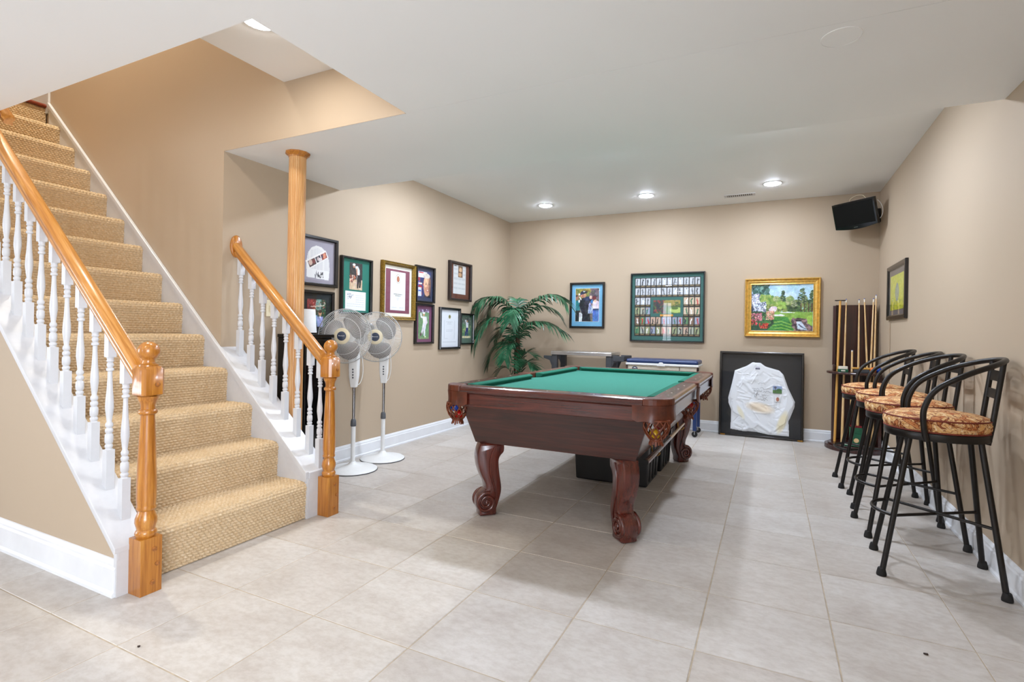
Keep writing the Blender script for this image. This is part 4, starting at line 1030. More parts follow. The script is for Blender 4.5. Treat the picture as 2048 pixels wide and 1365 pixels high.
c.text(0.22, 0.78, 0.58, (96, 90, 70), 51, 0.012); c.text(0.32, 0.68, 0.62, (96, 90, 70), 52, 0.011); c.text(0.1, 0.4, 0.93, (150, 150, 156), 53); c.text(0.6, 0.9, 0.93, (150, 150, 156), 54)
pprint(r, c, 0.225, 0.375, fw+0.06, 0.0, -0.0085)
r, iw, ih, fw = picture('framed_magazine', 'black framed magazine cover with a close-up face on a navy mat', 'left', 4.318, 4.648, 1.424, 1.806, 0.018, 0.035, 'frame_black')
mat_board(r, iw, ih, fw, 'navy_mat')
c = Cv(58, 74, (38, 52, 104)); c.rect(0.02, 0.02, 0.7, 0.24, (222, 222, 228)); c.rect(0.06, 0.03, 0.42, 0.08, (196, 40, 40)); c.speck(0, 0.3, 0.4, 0.9, [(56, 92, 170), (170, 40, 48), (40, 48, 96)], 30, 0.07, 8, 0.8)
c.rect(0.02, 0.62, 0.28, 0.95, (206, 214, 230)); c.rect(0.04, 0.72, 0.24, 0.78, (60, 100, 190)); c.rect(0.05, 0.45, 0.3, 0.5, (230, 226, 220))
c.poly([(0.45, 1.0), (0.5, 0.86), (0.95, 0.86), (1.0, 1.0)], (36, 30, 40)); c.ell(0.71, 0.52, 0.29, 0.42, (198, 146, 118)); c.ell(0.60, 0.40, 0.16, 0.20, (226, 182, 150)); c.ell(0.66, 0.16, 0.26, 0.10, (206, 196, 186)); c.ell(0.95, 0.55, 0.14, 0.36, (96, 66, 58), 0.7)
c.ell(0.62, 0.48, 0.05, 0.022, (60, 44, 40)); c.ell(0.86, 0.47, 0.05, 0.022, (60, 44, 40)); c.line([(0.74, 0.46), (0.71, 0.60), (0.77, 0.62)], 0.016, (164, 104, 84)); c.ell(0.74, 0.73, 0.11, 0.03, (150, 70, 64)); c.ell(0.74, 0.72, 0.08, 0.012, (232, 224, 216)); c.line([(0.56, 0.44), (0.68, 0.43)], 0.012, (110, 80, 66)); c.line([(0.80, 0.42), (0.92, 0.43)], 0.012, (110, 80, 66))
c.mottle(9, 9, 3).grain(5)
pprint(r, c, 0.225, 0.275, fw+0.035)
r, iw, ih, fw = picture('framed_cricketer', 'dark framed photo of a sportsman in white on a mauve mat', 'left', 4.320, 4.642, 0.990, 1.412, 0.022, 0.032, 'frame_black')
mat_board(r, iw, ih, fw, 'mauve_mat')
c = Cv(46, 84, (104, 142, 100)); c.rect(0, 0, 1, 0.10, (122, 96, 122)); c.speck(0, 0.0, 1, 0.1, [(200, 190, 220), (90, 60, 100)], 26, 0.05, 4); c.rect(0.0, 0.95, 1, 1, (130, 150, 110)); c.speck(0.15, 0.2, 0.75, 0.85, [(70, 104, 80), (140, 166, 130)], 30, 0.03, 9, 0.6)
c.line([(0.50, 0.30), (0.26, 0.26), (0.22, 0.16)], 0.06, (232, 230, 232)); c.poly([(0.40, 0.24), (0.72, 0.26), (0.78, 0.50), (0.44, 0.50)], (236, 234, 236)); c.line([(0.70, 0.28), (0.80, 0.44), (0.70, 0.50)], 0.06, (226, 224, 228)); c.ell(0.50, 0.17, 0.10, 0.06, SKIN); c.ell(0.50, 0.13, 0.13, 0.03, (236, 234, 236))
c.poly([(0.42, 0.48), (0.76, 0.48), (0.66, 0.70), (0.64, 0.90), (0.50, 0.90), (0.50, 0.70), (0.34, 0.86), (0.20, 0.92), (0.18, 0.86), (0.34, 0.68)], (222, 218, 228)); c.poly([(0.16, 0.84), (0.28, 0.76), (0.34, 0.84), (0.22, 0.94)], (86, 70, 66)); c.ell(0.64, 0.92, 0.06, 0.025, (244, 240, 200))
c.mottle(9, 14, 4).grain(5)
pprint(r, c, 0.185, 0.315, fw+0.03)
r, iw, ih, fw = picture('framed_newspaper', 'brown framed newspaper clipping on a chestnut mat, highest near the corner', 'left', 4.931, 5.399, 1.485, 1.934, 0.024, 0.04, 'frame_brown')
mat_board(r, iw, ih, fw, 'brown_mat')
c = Cv(60, 96, (204, 206, 206)); c.rect(0.38, 0.02, 0.74, 0.42, (112, 84, 62)); c.ell(0.56, 0.16, 0.11, 0.09, (206, 170, 130)); c.ell(0.53, 0.32, 0.12, 0.07, (190, 150, 110)); c.rect(0.38, 0.22, 0.74, 0.26, (60, 40, 30), 0.6); c.rect(0.06, 0.02, 0.24, 0.05, (50, 50, 54))
for k in range(38):
    y = 0.08+0.0225*k
    for (a, b) in ((.04, .34), (.38, .62), (.66, .96)):
        if (a < 0.7 and a > 0.3 and y < 0.44) or (a > 0.6 and a < 0.7 and y < 0.44): 
            if a > 0.6: a = 0.78
            else: continue
        c.line([(a, y), (b, y)], 0.004, (158, 164, 168), 0.75)
pprint(r, c, 0.27, 0.335, fw+0.055)
r, iw, ih, fw = picture('framed_certificate', 'black framed plain white certificate with a thin ruled border', 'left', 4.760, 5.180, 0.923, 1.395, 0.026, 0.03, 'frame_black')
mat_board(r, iw, ih, fw, 'white_mat')
c = Cv(66, 84, (222, 226, 232))
for a in (0.10, 0.20):
    q = 0.10 if a == 0.10 else 0.27; c.line([(a, q), (1-a, q), (1-a, 0.96-a*0.8), (a, 0.96-a*0.8), (a, q)], 0.004, (176, 182, 190))
c.ell(0.5, 0.17, 0.07, 0.055, (150, 140, 84)); c.ell(0.5, 0.17, 0.035, 0.03, (90, 96, 60))
for k, (y, a, b) in enumerate([(0.235, .15, .85), (0.31, .3, .7), (0.34, .4, .6), (0.37, .36, .64), (.5, .3, .7), (.54, .3, .7), (.58, .3, .7), (.78, .25, .4), (.8, .6, .8)]): c.text(a, b, y, (176, 180, 186), 60+k, 0.005)
pprint(r, c, iw*0.94, ih*0.96, fw+ih*0.02)
r, iw, ih, fw = picture('framed_small_golfer', 'small black framed golfer in blue trousers beside the palm leaves', 'left', 5.188, 5.488, 0.971, 1.344, 0.020, 0.028, 'frame_black')
mat_board(r, iw, ih, fw, 'sage_mat')
c = Cv(48, 76, (92, 128, 92)); c.rect(0, 0, 1, 0.3, (96, 104, 96)); c.speck(0, 0, 1, 0.35, [(60, 84, 62), (130, 140, 130), (40, 60, 50)], 60, 0.06, 13, 0.7); c.speck(0, 0.45, 1, 0.72, [(176, 190, 120), (206, 196, 170), (110, 150, 100)], 40, 0.06, 14, 0.7); c.rect(0, 0.9, 1, 1, (216, 206, 166))
c.poly([(0.42, 0.24), (0.72, 0.26), (0.70, 0.52), (0.46, 0.52)], (230, 230, 236)); c.line([(0.5, 0.26), (0.36, 0.16), (0.5, 0.12)], 0.05, (230, 230, 236)); c.ell(0.58, 0.17, 0.09, 0.06, SKIN); c.ell(0.58, 0.13, 0.11, 0.03, (70, 70, 76)); c.poly([(0.47, 0.5), (0.70, 0.5), (0.70, 0.9), (0.58, 0.9), (0.58, 0.68), (0.42, 0.9), (0.30, 0.9)], (52, 58, 122)); c.line([(0.36, 0.12), (0.84, 0.05)], 0.014, (70, 60, 56))
c.mottle(11, 12, 6).grain(6)
pprint(r, c, iw-0.07, ih-0.085, fw+0.058)

# ---- back wall
r, iw, ih, fw = picture('framed_golf_photo', 'black framed golfer in dark cap and jacket on a light blue mat', 'back', -2.386, -1.914, 1.195, 1.792, 0.028, 0.032, 'frame_black')
mat_board(r, iw, ih, fw, 'blue_mat')
c = Cv(84, 118, (112, 104, 96)); c.rect(0, 0, 0.6, 0.35, (146, 142, 74)); c.rect(0.62, 0, 1, 0.45, (104, 86, 96)); c.speck(0, 0, 0.62, 0.32, [(170, 156, 60), (90, 100, 50), (150, 110, 60), (110, 120, 60)], 90, 0.05, 21, 0.7); c.speck(0.62, 0, 1, 0.4, [(120, 90, 104), (80, 70, 80), (70, 80, 70)], 50, 0.05, 22, 0.6)
c.rect(0, 0.62, 0.2, 1, (26, 34, 36)); c.poly([(0, 0.38), (0.16, 0.36), (0.2, 0.66), (0, 0.68)], (40, 122, 130)); c.ell(0.06, 0.27, 0.07, 0.07, (150, 100, 80)); c.ell(0.04, 0.22, 0.07, 0.03, (60, 40, 40)); c.rect(0.13, 0.35, 0.19, 0.42, (236, 236, 236))
c.poly([(0.72, 0.40), (0.88, 0.36), (1, 0.40), (1, 0.62), (0.74, 0.62)], (226, 208, 214)); c.ell(0.84, 0.37, 0.055, 0.06, (214, 176, 156)); c.ell(0.80, 0.29, 0.09, 0.06, (110, 36, 46)); c.rect(0.74, 0.61, 1, 1, (70, 110, 180)); c.rect(0.74, 0.61, 1, 0.66, (40, 60, 90)); c.poly([(0.62, 0.34), (0.74, 0.34), (0.74, 0.46), (0.66, 0.44)], (30, 116, 176))
c.poly([(0.20, 0.34), (0.34, 0.27), (0.62, 0.27), (0.70, 0.34), (0.60, 0.42), (0.58, 0.60), (0.62, 0.80), (0.66, 1.0), (0.22, 1.0), (0.26, 0.70), (0.16, 0.52)], (22, 24, 36)); c.poly([(0.34, 0.27), (0.64, 0.23), (0.70, 0.30), (0.60, 0.36), (0.40, 0.36)], (34, 50, 82)); c.speck(0.26, 0.4, 0.56, 0.95, [(40, 40, 54), (14, 16, 24)], 50, 0.05, 23, 0.6)
c.poly([(0.58, 0.46), (0.64, 0.44), (0.74, 0.62), (0.72, 0.76), (0.54, 0.76)], (176, 190, 222)); c.line([(0.62, 0.48), (0.60, 0.74)], 0.012, (60, 80, 140)); c.line([(0.66, 0.5), (0.68, 0.74)], 0.012, (60, 80, 140)); c.rect(0.16, 0.73, 0.22, 1, (224, 226, 232)); c.poly([(0.24, 0.73), (0.30, 0.78), (0.28, 1), (0.24, 1)], (224, 226, 232))
c.ell(0.34, 0.205, 0.12, 0.075, (204, 148, 116)); c.ell(0.30, 0.22, 0.05, 0.05, (176, 110, 84)); c.poly([(0.18, 0.18), (0.22, 0.10), (0.34, 0.06), (0.46, 0.09), (0.52, 0.10), (0.50, 0.125), (0.36, 0.17), (0.22, 0.20)], (24, 28, 56)); c.poly([(0.32, 0.075), (0.42, 0.08), (0.36, 0.12)], (220, 224, 236)); c.ell(0.65, 0.27, 0.055, 0.055, (218, 178, 160)); c.ell(0.16, 0.18, 0.035, 0.03, (236, 236, 236)); c.line([(0.18, 0.26), (0.24, 0.34)], 0.018, (236, 236, 240)); c.grain(4)
bx(-0.162, 0.162, -0.0072, -0.006, fw+0.058, fw+0.058+0.436).build('inner_mat', 'white_core', r)
c.mottle(15, 12, 7)
pprint(r, c, 0.318, 0.430, fw+0.061, 0, -0.0082)

r, iw, ih, fw = picture('framed_card_collection', 'large black framed grid of collector cards on a teal mat', 'back', -1.579, -0.697, 1.041, 1.887, 0.018, 0.035, 'frame_black')
mat_board(r, iw, ih, fw, 'teal_mat')
x0, z0, w_, h_ = -iw/2+0.035, fw+0.052, iw-0.07, ih-0.094
bx(x0-0.003, x0+w_+0.003, -0.0068, -0.006, z0-0.003, z0+h_+0.003).build('card_backing', 'black_mat', r)
cw, ch = w_/12, h_/6
g = np.random.default_rng(31)
for row in range(6):
    for k in range(12):
        if row in (2, 3) and 3 <= k <= 8: continue
        c = Cv(11, 16, (58, 50, 42)); bw = row < 2 or (row in (2,) and k < 3)
        bgc = (196, 200, 206) if bw else [(150, 160, 120), (170, 176, 160), (120, 96, 80), (90, 130, 90), (196, 170, 150), (150, 160, 180)][g.integers(6)]
        if not bw and row >= 2 and k > 8 and row < 4: bgc = (206, 186, 160)
        c.rect(0.04, 0.02, 0.96, 0.76, bgc)
        fig = [(40, 42, 48), (90, 94, 100), (230, 232, 236)][g.integers(3)] if bw else [(30, 34, 60), (190, 40, 44), (236, 232, 226), (40, 40, 44), (40, 110, 80)][g.integers(5)]
        xx = g.uniform(0.35, 0.65); c.line([(xx+g.uniform(-.2, .2), 0.2), (xx, 0.4), (xx+g.uniform(-.15, .15), 0.72)], 0.11, fig); c.ell(xx, 0.16, 0.11, 0.08, SKIN if not bw else (120, 122, 126)); c.line([(xx, 0.4), (xx+g.uniform(-.4, .4), g.uniform(0.1, 0.7))], 0.06, fig)
        c.rect(0.15, 0.84, 0.85, 0.9, (150, 128, 84)); c.grain(6, int(g.integers(1e6)))
        pprint(r, c, cw-0.006, ch-0.006, z0+h_-ch*(row+1)+0.003, x0+cw*(k+0.5), -0.0078, 'card')
bx(x0+cw*3, x0+cw*9, -0.0074, -0.0066, z0+ch*2, z0+ch*4).build('inner_mat', 'teal_mat', r)
c = Cv(60, 34, (70, 84, 60)); c.rect(0, 0.5, 1, 1, (86, 120, 60)); c.speck(0, 0, 0.45, 1, [(48, 52, 62), (150, 60, 60), (60, 70, 60), (90, 50, 60)], 80, 0.05, 41, 0.8); c.speck(0.4, 0, 1, 0.4, [(150, 140, 70), (180, 150, 90), (90, 110, 50)], 60, 0.05, 42, 0.8); c.ell(0.85, 0.75, 0.25, 0.2, (176, 196, 110)); c.ell(0.8, 0.62, 0.12, 0.1, (80, 110, 50))
pprint(r, c, cw*5, ch*1.36, z0+ch*2.33, x0+cw*6, -0.0082)
bx(x0+cw*4.8, x0+cw*7.2, -0.0082, -0.0074, z0+ch*2.03, z0+ch*2.24).build('brass_plate', 'brass', r)

GP = [(0, 0), (0, 0.040), (0.010, 0.052), (0.018, 0.046), (0.024, 0.030), (0.040, 0.036), (0.060, 0.026), (0.066, 0.022), (0.078, 0.026), (0.084, 0.020), (0.084, 0.004)]
r, iw, ih, fw = picture('landscape_painting', 'gold framed landscape painting with blossom, lawn and stony brook', 'back', -0.262, 0.486, 1.127, 1.778, 0.068, 0.05, 'gold', [(i*0.068/0.084, d) for i, d in GP], glass=False)
c = Cv(150, 116, (170, 206, 226))
c.put(c.Y < 0.35, (186, 214, 230), 0.5); c.speck(0.3, 0.05, 0.9, 0.3, [(200, 222, 234), (150, 196, 222)], 60, 0.06, 51, 0.3)
c.speck(0.2, 0.36, 1, 0.58, [(70, 100, 56), (120, 140, 70), (150, 160, 90), (60, 84, 50), (96, 120, 60)], 380, 0.028, 52, 0.9); c.speck(0.25, 0.28, 0.68, 0.42, [(150, 166, 100), (176, 182, 130), (120, 150, 90)], 130, 0.026, 53, 0.8)
def tree(cx, top, bot, wd_, cols, sd, n=90):
    g_ = np.random.default_rng(sd)
    for _ in range(n):
        t = g_.uniform(0, 1); y = top+(bot-top)*t; ww = wd_*(0.15+0.85*t); rr = g_.uniform(0.006, 0.016); c.ell(cx+g_.uniform(-ww, ww), y, rr*1.5, rr, cols[g_.integers(len(cols))])
tree(0.52, 0.13, 0.42, 0.045, [(44, 66, 50), (70, 92, 66)], 54, 70); tree(0.83, 0.10, 0.5, 0.12, [(60, 84, 60), (96, 116, 80), (126, 140, 100), (44, 66, 44)], 55, 160); tree(0.98, 0.14, 0.55, 0.07, [(50, 72, 48), (84, 104, 66)], 56, 90); tree(0.70, 0.34, 0.55, 0.06, [(110, 130, 90), (140, 150, 120)], 57, 60)
for x in (0.81, 0.86, 0.93, 0.98): c.line([(x, 0.42), (x, 0.60)], 0.007, (86, 56, 44))
c.speck(0.02, 0.0, 0.28, 0.26, [(56, 96, 84), (40, 70, 60), (110, 150, 140), (80, 120, 110)], 140, 0.025, 58, 0.9); c.speck(0.14, 0.24, 0.36, 0.42, [(130, 160, 70), (100, 140, 60), (160, 180, 90)], 70, 0.022, 59, 0.9)
c.speck(0.38, 0.38, 0.56, 0.50, [(150, 180, 84), (170, 190, 100), (120, 150, 60)], 70, 0.022, 60, 0.9); c.ell(0.745, 0.535, 0.045, 0.05, (170, 196, 60)); c.speck(0.6, 0.5, 0.8, 0.58, [(46, 66, 40), (70, 96, 50)], 50, 0.018, 61, 0.9); c.speck(0.30, 0.48, 0.42, 0.57, [(232, 226, 232), (206, 190, 206), (226, 206, 206)], 50, 0.016, 62)
c.poly([(0.28, 0.60), (0.55, 0.58), (1, 0.60), (1, 1), (0.2, 1)], (130, 170, 70)); c.poly([(0.34, 0.70), (0.60, 0.70), (0.72, 1), (0.24, 1)], (70, 140, 60)); c.poly([(0.36, 0.655), (0.50, 0.64), (0.56, 0.665), (0.52, 0.685), (0.38, 0.68)], (238, 240, 240)); c.poly([(0.46, 0.595), (0.62, 0.59), (0.72, 0.61), (0.5, 0.61)], (226, 232, 232))
for k in range(7): c.line([(0.30+0.02*k, 0.80+0.03*k), (0.50, 0.76+0.035*k), (0.66, 0.84+0.03*k)], 0.006, [(44, 110, 50), (150, 190, 80)][k % 2], 0.8)
c.poly([(0.66, 0.75), (0.80, 0.72), (0.90, 0.74), (0.96, 0.88), (1, 0.9), (1, 1), (0.74, 1), (0.68, 0.86)], (92, 72, 76)); c.speck(0.68, 0.74, 0.95, 1, [(130, 100, 110), (70, 52, 56), (160, 130, 130)], 70, 0.02, 63, 0.8); c.poly([(0.74, 0.80), (0.82, 0.80), (0.92, 0.98), (0.76, 0.96)], (196, 210, 224)); c.ell(0.77, 0.78, 0.045, 0.02, (30, 26, 34)); c.line([(0.78, 0.86), (0.84, 0.92)], 0.008, (60, 66, 90)); c.line([(0.80, 0.9), (0.9, 0.96)], 0.006, (90, 96, 120)); c.poly([(0.90, 0.70), (1, 0.66), (1, 0.88), (0.92, 0.84)], (150, 190, 80))
c.poly([(0.0, 0.40), (0.06, 0.36), (0.22, 0.50), (0.26, 0.60), (0.0, 0.62)], (60, 70, 90)); c.speck(0.0, 0.20, 0.13, 0.45, [(226, 230, 240), (196, 206, 222), (150, 164, 190), (236, 226, 232), (110, 120, 150)], 320, 0.011, 64); c.speck(0.04, 0.38, 0.24, 0.58, [(226, 230, 240), (186, 198, 220), (90, 100, 130)], 260, 0.011, 65)
c.poly([(0, 0.58), (0.16, 0.58), (0.36, 0.74), (0.38, 0.84), (0.26, 1.0), (0, 1)], (42, 74, 48)); c.speck(0.14, 0.6, 0.32, 0.85, [(70, 120, 70), (110, 150, 90), (44, 84, 50)], 90, 0.02, 66, 0.9); c.speck(0.25, 0.57, 0.38, 0.76, [(226, 170, 150), (236, 190, 166), (206, 140, 120), (180, 120, 100), (130, 150, 100)], 220, 0.009, 67); c.speck(0.0, 0.62, 0.18, 0.78, [(206, 120, 140), (226, 160, 170), (170, 80, 100), (120, 70, 80), (60, 90, 60)], 300, 0.009, 68); c.speck(0.0, 0.78, 0.10, 0.88, [(206, 50, 60), (230, 110, 120), (120, 30, 40), (60, 90, 50)], 110, 0.009, 69); c.speck(0.14, 0.84, 0.28, 0.94, [(206, 40, 40), (232, 90, 70), (130, 30, 30), (50, 90, 50)], 150, 0.009, 70).grain(7)
c.mottle(9, 22, 8)
pprint(r, c, iw, ih, fw, 0, -0.010, 'canvas')

# ---- right wall
r, iw, ih, fw = picture('framed_yellow_print', 'black framed yellow print with a faint blue figure on the right wall', 'right', 5.187, 5.922, 1.301, 1.796, 0.042, 0.024, 'frame_black')
mat_board(r, iw, ih, fw, 'grey_mat')
c = Cv(60, 74, (206, 206, 70)); c.speck(0, 0, 1, 0.7, [(212, 212, 90), (198, 202, 60), (180, 192, 70), (220, 220, 120)], 200, 0.05, 81, 0.6); c.speck(0, 0.7, 1, 1, [(206, 206, 30), (180, 186, 40), (140, 150, 40)], 120, 0.05, 82, 0.7)
c.ell(0.5, 0.5, 0.13, 0.26, (176, 186, 150)); c.line([(0.5, 0.24), (0.40, 0.40), (0.40, 0.62), (0.5, 0.76), (0.60, 0.62), (0.60, 0.40), (0.5, 0.24)], 0.012, (110, 130, 150)); c.line([(0.5, 0.28), (0.46, 0.46), (0.52, 0.56), (0.48, 0.72)], 0.012, (90, 112, 140))
pprint(r, c, iw-0.10, ih-0.10, fw+0.045)

# ---- framed shirt leaning against the back wall
sh = thing('framed_shirt', 'black framed signed white long-sleeved shirt leaning on the wall', 'framed shirt', (-0.088, 6.372, 0.0))
W_, H_ = 0.852, 0.953; ang = -math.atan2(0.055, 0.95)
hold = []
def tl(mb): return mb.xf(Matrix.Rotation(ang, 4, 'X'))
rings = []
for i, d in [(0, -0.03), (0, 0.0), (0.006, 0.004), (0.020, 0.004), (0.024, -0.002), (0.024, -0.028)]:
    rings.append([(-W_/2+i, -d-0.03, i), (W_/2-i, -d-0.03, i), (W_/2-i, -d-0.03, H_-i), (-W_/2+i, -d-0.03, H_-i)])
fs = []
for k in range(5): fs += [(k*4+j, k*4+(j+1) % 4, k*4+4+(j+1) % 4, k*4+4+j) for j in range(4)]
fs += [(20+j, 20+(j+1) % 4, (j+1) % 4, j) for j in range(4)]
tl(MB().add([p for q in rings for p in q], fs)).build('frame', 'frame_black', sh)
tl(bx(-W_/2+0.02, W_/2-0.02, -0.006, -0.002, 0.02, H_-0.02)).build('backing', 'charcoal_mat', sh)
# shirt outline in frame coordinates (0..1 from the photo), as a puffed, creased sheet
OUT = [(0.40, 0.12), (0.50, 0.125), (0.56, 0.165), (0.72, 0.205), (0.77, 0.25), (0.83, 0.41), (0.905, 0.555), (0.90, 0.62), (0.855, 0.74), (0.835, 0.78), (0.845, 0.955), (0.60, 0.955), (0.45, 0.935), (0.30, 0.94), (0.145, 0.925), (0.15, 0.70), (0.115, 0.62), (0.11, 0.55), (0.14, 0.43), (0.17, 0.30), (0.185, 0.225), (0.33, 0.165)]
nx, ny = 210, 226
gx, gy = np.meshgrid(np.linspace(0.10, 0.915, nx), np.linspace(0.11, 0.965, ny))
inside = np.zeros_like(gx, bool)
for i in range(len(OUT)):
    (xa, ya), (xb, yb) = OUT[i], OUT[(i+1) % len(OUT)]
    if ya == yb: continue
    inside ^= ((gy >= min(ya, yb)) & (gy < max(ya, yb))) & (gx < (xb-xa)*(gy-ya)/(yb-ya)+xa)
def fold(x0, y0, x1, y1, wd_, amp):
    dx, dy = x1-x0, y1-y0; L = dx*dx+dy*dy; t = np.clip(((gx-x0)*dx+(gy-y0)*dy)/L, 0, 1)
    d = np.hypot(gx-x0-t*dx, gy-y0-t*dy); return amp*np.exp(-(d/wd_)**2)
hgt = np.zeros_like(gx)
sr = np.random.default_rng(90)
for _ in range(150):
    x, y, a = sr.uniform(0.15, 0.88), sr.uniform(0.2, 0.93), sr.uniform(-1.2, 1.2) + (0.9 if sr.random() < 0.5 else -0.6); L = sr.uniform(0.04, 0.16)
    hgt += fold(x, y, x+L*math.cos(a), y+L*math.sin(a), sr.uniform(0.006, 0.013), sr.uniform(-0.0025, 0.0032))
for f_ in [(0.19, 0.24, 0.17, 0.50, .05, .010), (0.17, 0.50, 0.22, 0.70, .05, .010), (0.22, 0.68, 0.42, 0.86, .045, .012), (0.78, 0.26, 0.86, 0.55, .045, .010), (0.86, 0.55, 0.74, 0.80, .05, .012), (0.30, 0.34, 0.44, 0.32, .03, .006), (0.30, 0.36, 0.46, 0.52, .02, .006),
           (0.40, 0.62, 0.60, 0.70, .03, .007), (0.44, 0.15, 0.50, 0.24, .03, .005), (0.32, 0.92, 0.46, 0.84, .02, .006), (0.48, 0.84, 0.62, 0.92, .02, .006)]: hgt += fold(*f_)
# soften the edge down to the backing
dist = np.full_like(gx, 9.0)
for i in range(len(OUT)):
    (xa, ya), (xb, yb) = OUT[i], OUT[(i+1) % len(OUT)]; dx, dy = xb-xa, yb-ya; L = dx*dx+dy*dy
    t = np.clip(((gx-xa)*dx+(gy-ya)*dy)/L, 0, 1); dist = np.minimum(dist, np.hypot(gx-xa-t*dx, gy-ya-t*dy))
hgt = np.clip(0.008+2.6*hgt, 0.002, 0.030)*np.clip(dist/0.02, 0.15, 1)
col_ = np.zeros((ny, nx, 3)); col_[:] = (226, 229, 233)
def tint(cx, cy, rx, ry, c_, al, rot=0.0):
    X, Y = gx-cx, gy-cy; u = X*math.cos(rot)+Y*math.sin(rot); v = -X*math.sin(rot)+Y*math.cos(rot)
    m = np.clip(1.3-(u/rx)**2-(v/ry)**2, 0, 1)*al; col_[:] = col_*(1-m[..., None]) + np.array(c_)*m[..., None]
tint(0.50, 0.65, 0.17, 0.06, (232, 212, 184), 0.8, 0.15); tint(0.76, 0.80, 0.05, 0.14, (236, 222, 176), 0.7, 0.35); tint(0.27, 0.72, 0.03, 0.09, (232, 222, 184), 0.6, -0.5)
vid = -np.ones((ny, nx), int); vv = []; cc = []; ff = []
for j in range(ny-1):
    for i in range(nx-1):
        if inside[j, i] and inside[j, i+1] and inside[j+1, i] and inside[j+1, i+1]:
            q = []
            for (b, a) in ((j+1, i), (j+1, i+1), (j, i+1), (j, i)):
                if vid[b, a] < 0:
                    vid[b, a] = len(vv); vv.append(((gx[b, a]-0.5)*W_, -0.006-hgt[b, a]*0.62, (1-gy[b, a])*H_)); cc.append(col_[b, a])
                q.append(int(vid[b, a]))
            ff.append(q)
rm = Matrix.Rotation(ang, 4, 'X')
sme_ = bpy.data.meshes.new('shirt'); sme_.from_pydata([tuple(rm @ Vector(v)) for v in vv], [], ff)
at = sme_.color_attributes.new('Col', 'FLOAT_COLOR', 'POINT'); cl_ = np.array(cc)/255; cl_ = np.where(cl_ <= 0.04045, cl_/12.92, ((cl_+0.055)/1.055)**2.4)
at.data.foreach_set('color', np.concatenate([cl_, np.ones((len(cl_), 1))], 1).astype(np.float32).ravel())
for p in sme_.polygons: p.use_smooth = True
sme_.materials.append(print_mat('shirt_cloth', 0.85)); shirt = obj('shirt', sme_, None, sh)
def onshirt(name, cv, cx, cy, w_, h_, dy=-0.0215):
    me = cv.mesh(name, w_*W_, h_*H_, dy, (1-cy-h_/2)*H_)
    o = obj(name, me, None, shirt, loc=(0, 0, 0)); me.transform(rm @ Matrix.Translation(((cx-0.5)*W_, 0, 0))); return o
c = Cv(30, 26, (140, 160, 196)); c.rect(0, 0.55, 1, 1, (74, 120, 60)); c.ell(0.7, 0.55, 0.3, 0.2, (60, 104, 56)); c.ell(0.28, 0.2, 0.16, 0.14, (90, 90, 110)); c.line([(0.28, 0.3), (0.3, 0.9)], 0.03, (70, 80, 60)); c.rect(0.0, 0.9, 1, 1, (60, 100, 60))
onshirt('pocket_patch', c, 0.70, 0.43, 0.105, 0.085)
c = Cv(20, 24, (228, 228, 230)); c.ell(0.5, 0.5, 0.46, 0.48, (222, 214, 208)); c.ell(0.5, 0.5, 0.34, 0.38, (150, 84, 66)); c.ell(0.5, 0.5, 0.2, 0.25, (178, 112, 92)); onshirt('round_badge', c, 0.705, 0.54, 0.05, 0.06)
c = Cv(24, 16, (226, 226, 232)); c.rect(0, 0.55, 1, 1, (52, 54, 84)); c.rect(0.05, 0.1, 0.95, 0.4, (176, 178, 196)); onshirt('collar_label', c, 0.465, 0.187, 0.055, 0.032, -0.019)
def ink_curve(pts, name='signature'):
    p = smooth_path([((x-0.5)*W_, -0.0225, (1-y)*H_) for x, y in pts], 4)
    MB().tube([rm @ v for v in p], 0.0012, 4).build(name, 'black', shirt)
g = np.random.default_rng(95)
for (x, y, L) in [(0.47, 0.365, 0.10), (0.40, 0.43, 0.09), (0.50, 0.425, 0.13), (0.42, 0.455, 0.10), (0.53, 0.46, 0.10), (0.42, 0.49, 0.07), (0.52, 0.50, 0.09), (0.47, 0.555, 0.12), (0.50, 0.53, 0.08)]:
    ink_curve([(x+L*k/9, y+g.uniform(-0.012, 0.012)) for k in range(10)])
ink_curve([(0.43, 0.50), (0.44, 0.53), (0.46, 0.49), (0.47, 0.46)])
tl(MB().add([(-W_/2+0.022, -0.029, 0.022), (W_/2-0.022, -0.029, 0.022), (W_/2-0.022, -0.029, H_-0.022), (-W_/2+0.022, -0.029, H_-0.022)], [(0, 1, 2, 3)])).build('glass', 'glass', sh)
for x in (-W_/2+0.045, W_/2-0.03): tl(bx(x-0.025, x+0.025, -0.0365, -0.034, 0.002, 0.016)).build('gold_chip', 'brass', sh)

# ================================================================== POTTED PALM
palm = thing('potted_palm', 'tall artificial palm with arching green fronds in the far left corner', 'plant', (-2.88, 5.93, 0))
MB().lathe([(0.0, 0.0), (0.12, 0.0), (0.13, 0.02), (0.165, 0.26), (0.175, 0.27), (0.175, 0.30), (0.158, 0.30), (0.15, 0.27), (0, 0.265)], 28).build('pot', 'terracotta', palm, 40)
for k, (pts, rr) in enumerate([([(0, 0, 0.26), (0.012, 0.0, 0.6), (0.0, 0, 0.95), (-0.015, 0.0, 1.20)], 0.026), ([(-0.035, 0.02, 0.26), (-0.05, 0.02, 0.6), (-0.042, 0.01, 0.98)], 0.013), ([(0.03, -0.02, 0.26), (0.035, -0.02, 0.55), (0.03, -0.02, 0.80)], 0.012)]):
    MB().tube(smooth_path(pts, 6), rr, 10).build('stem', 'trunk', palm, 60)
fr = np.random.default_rng(5)
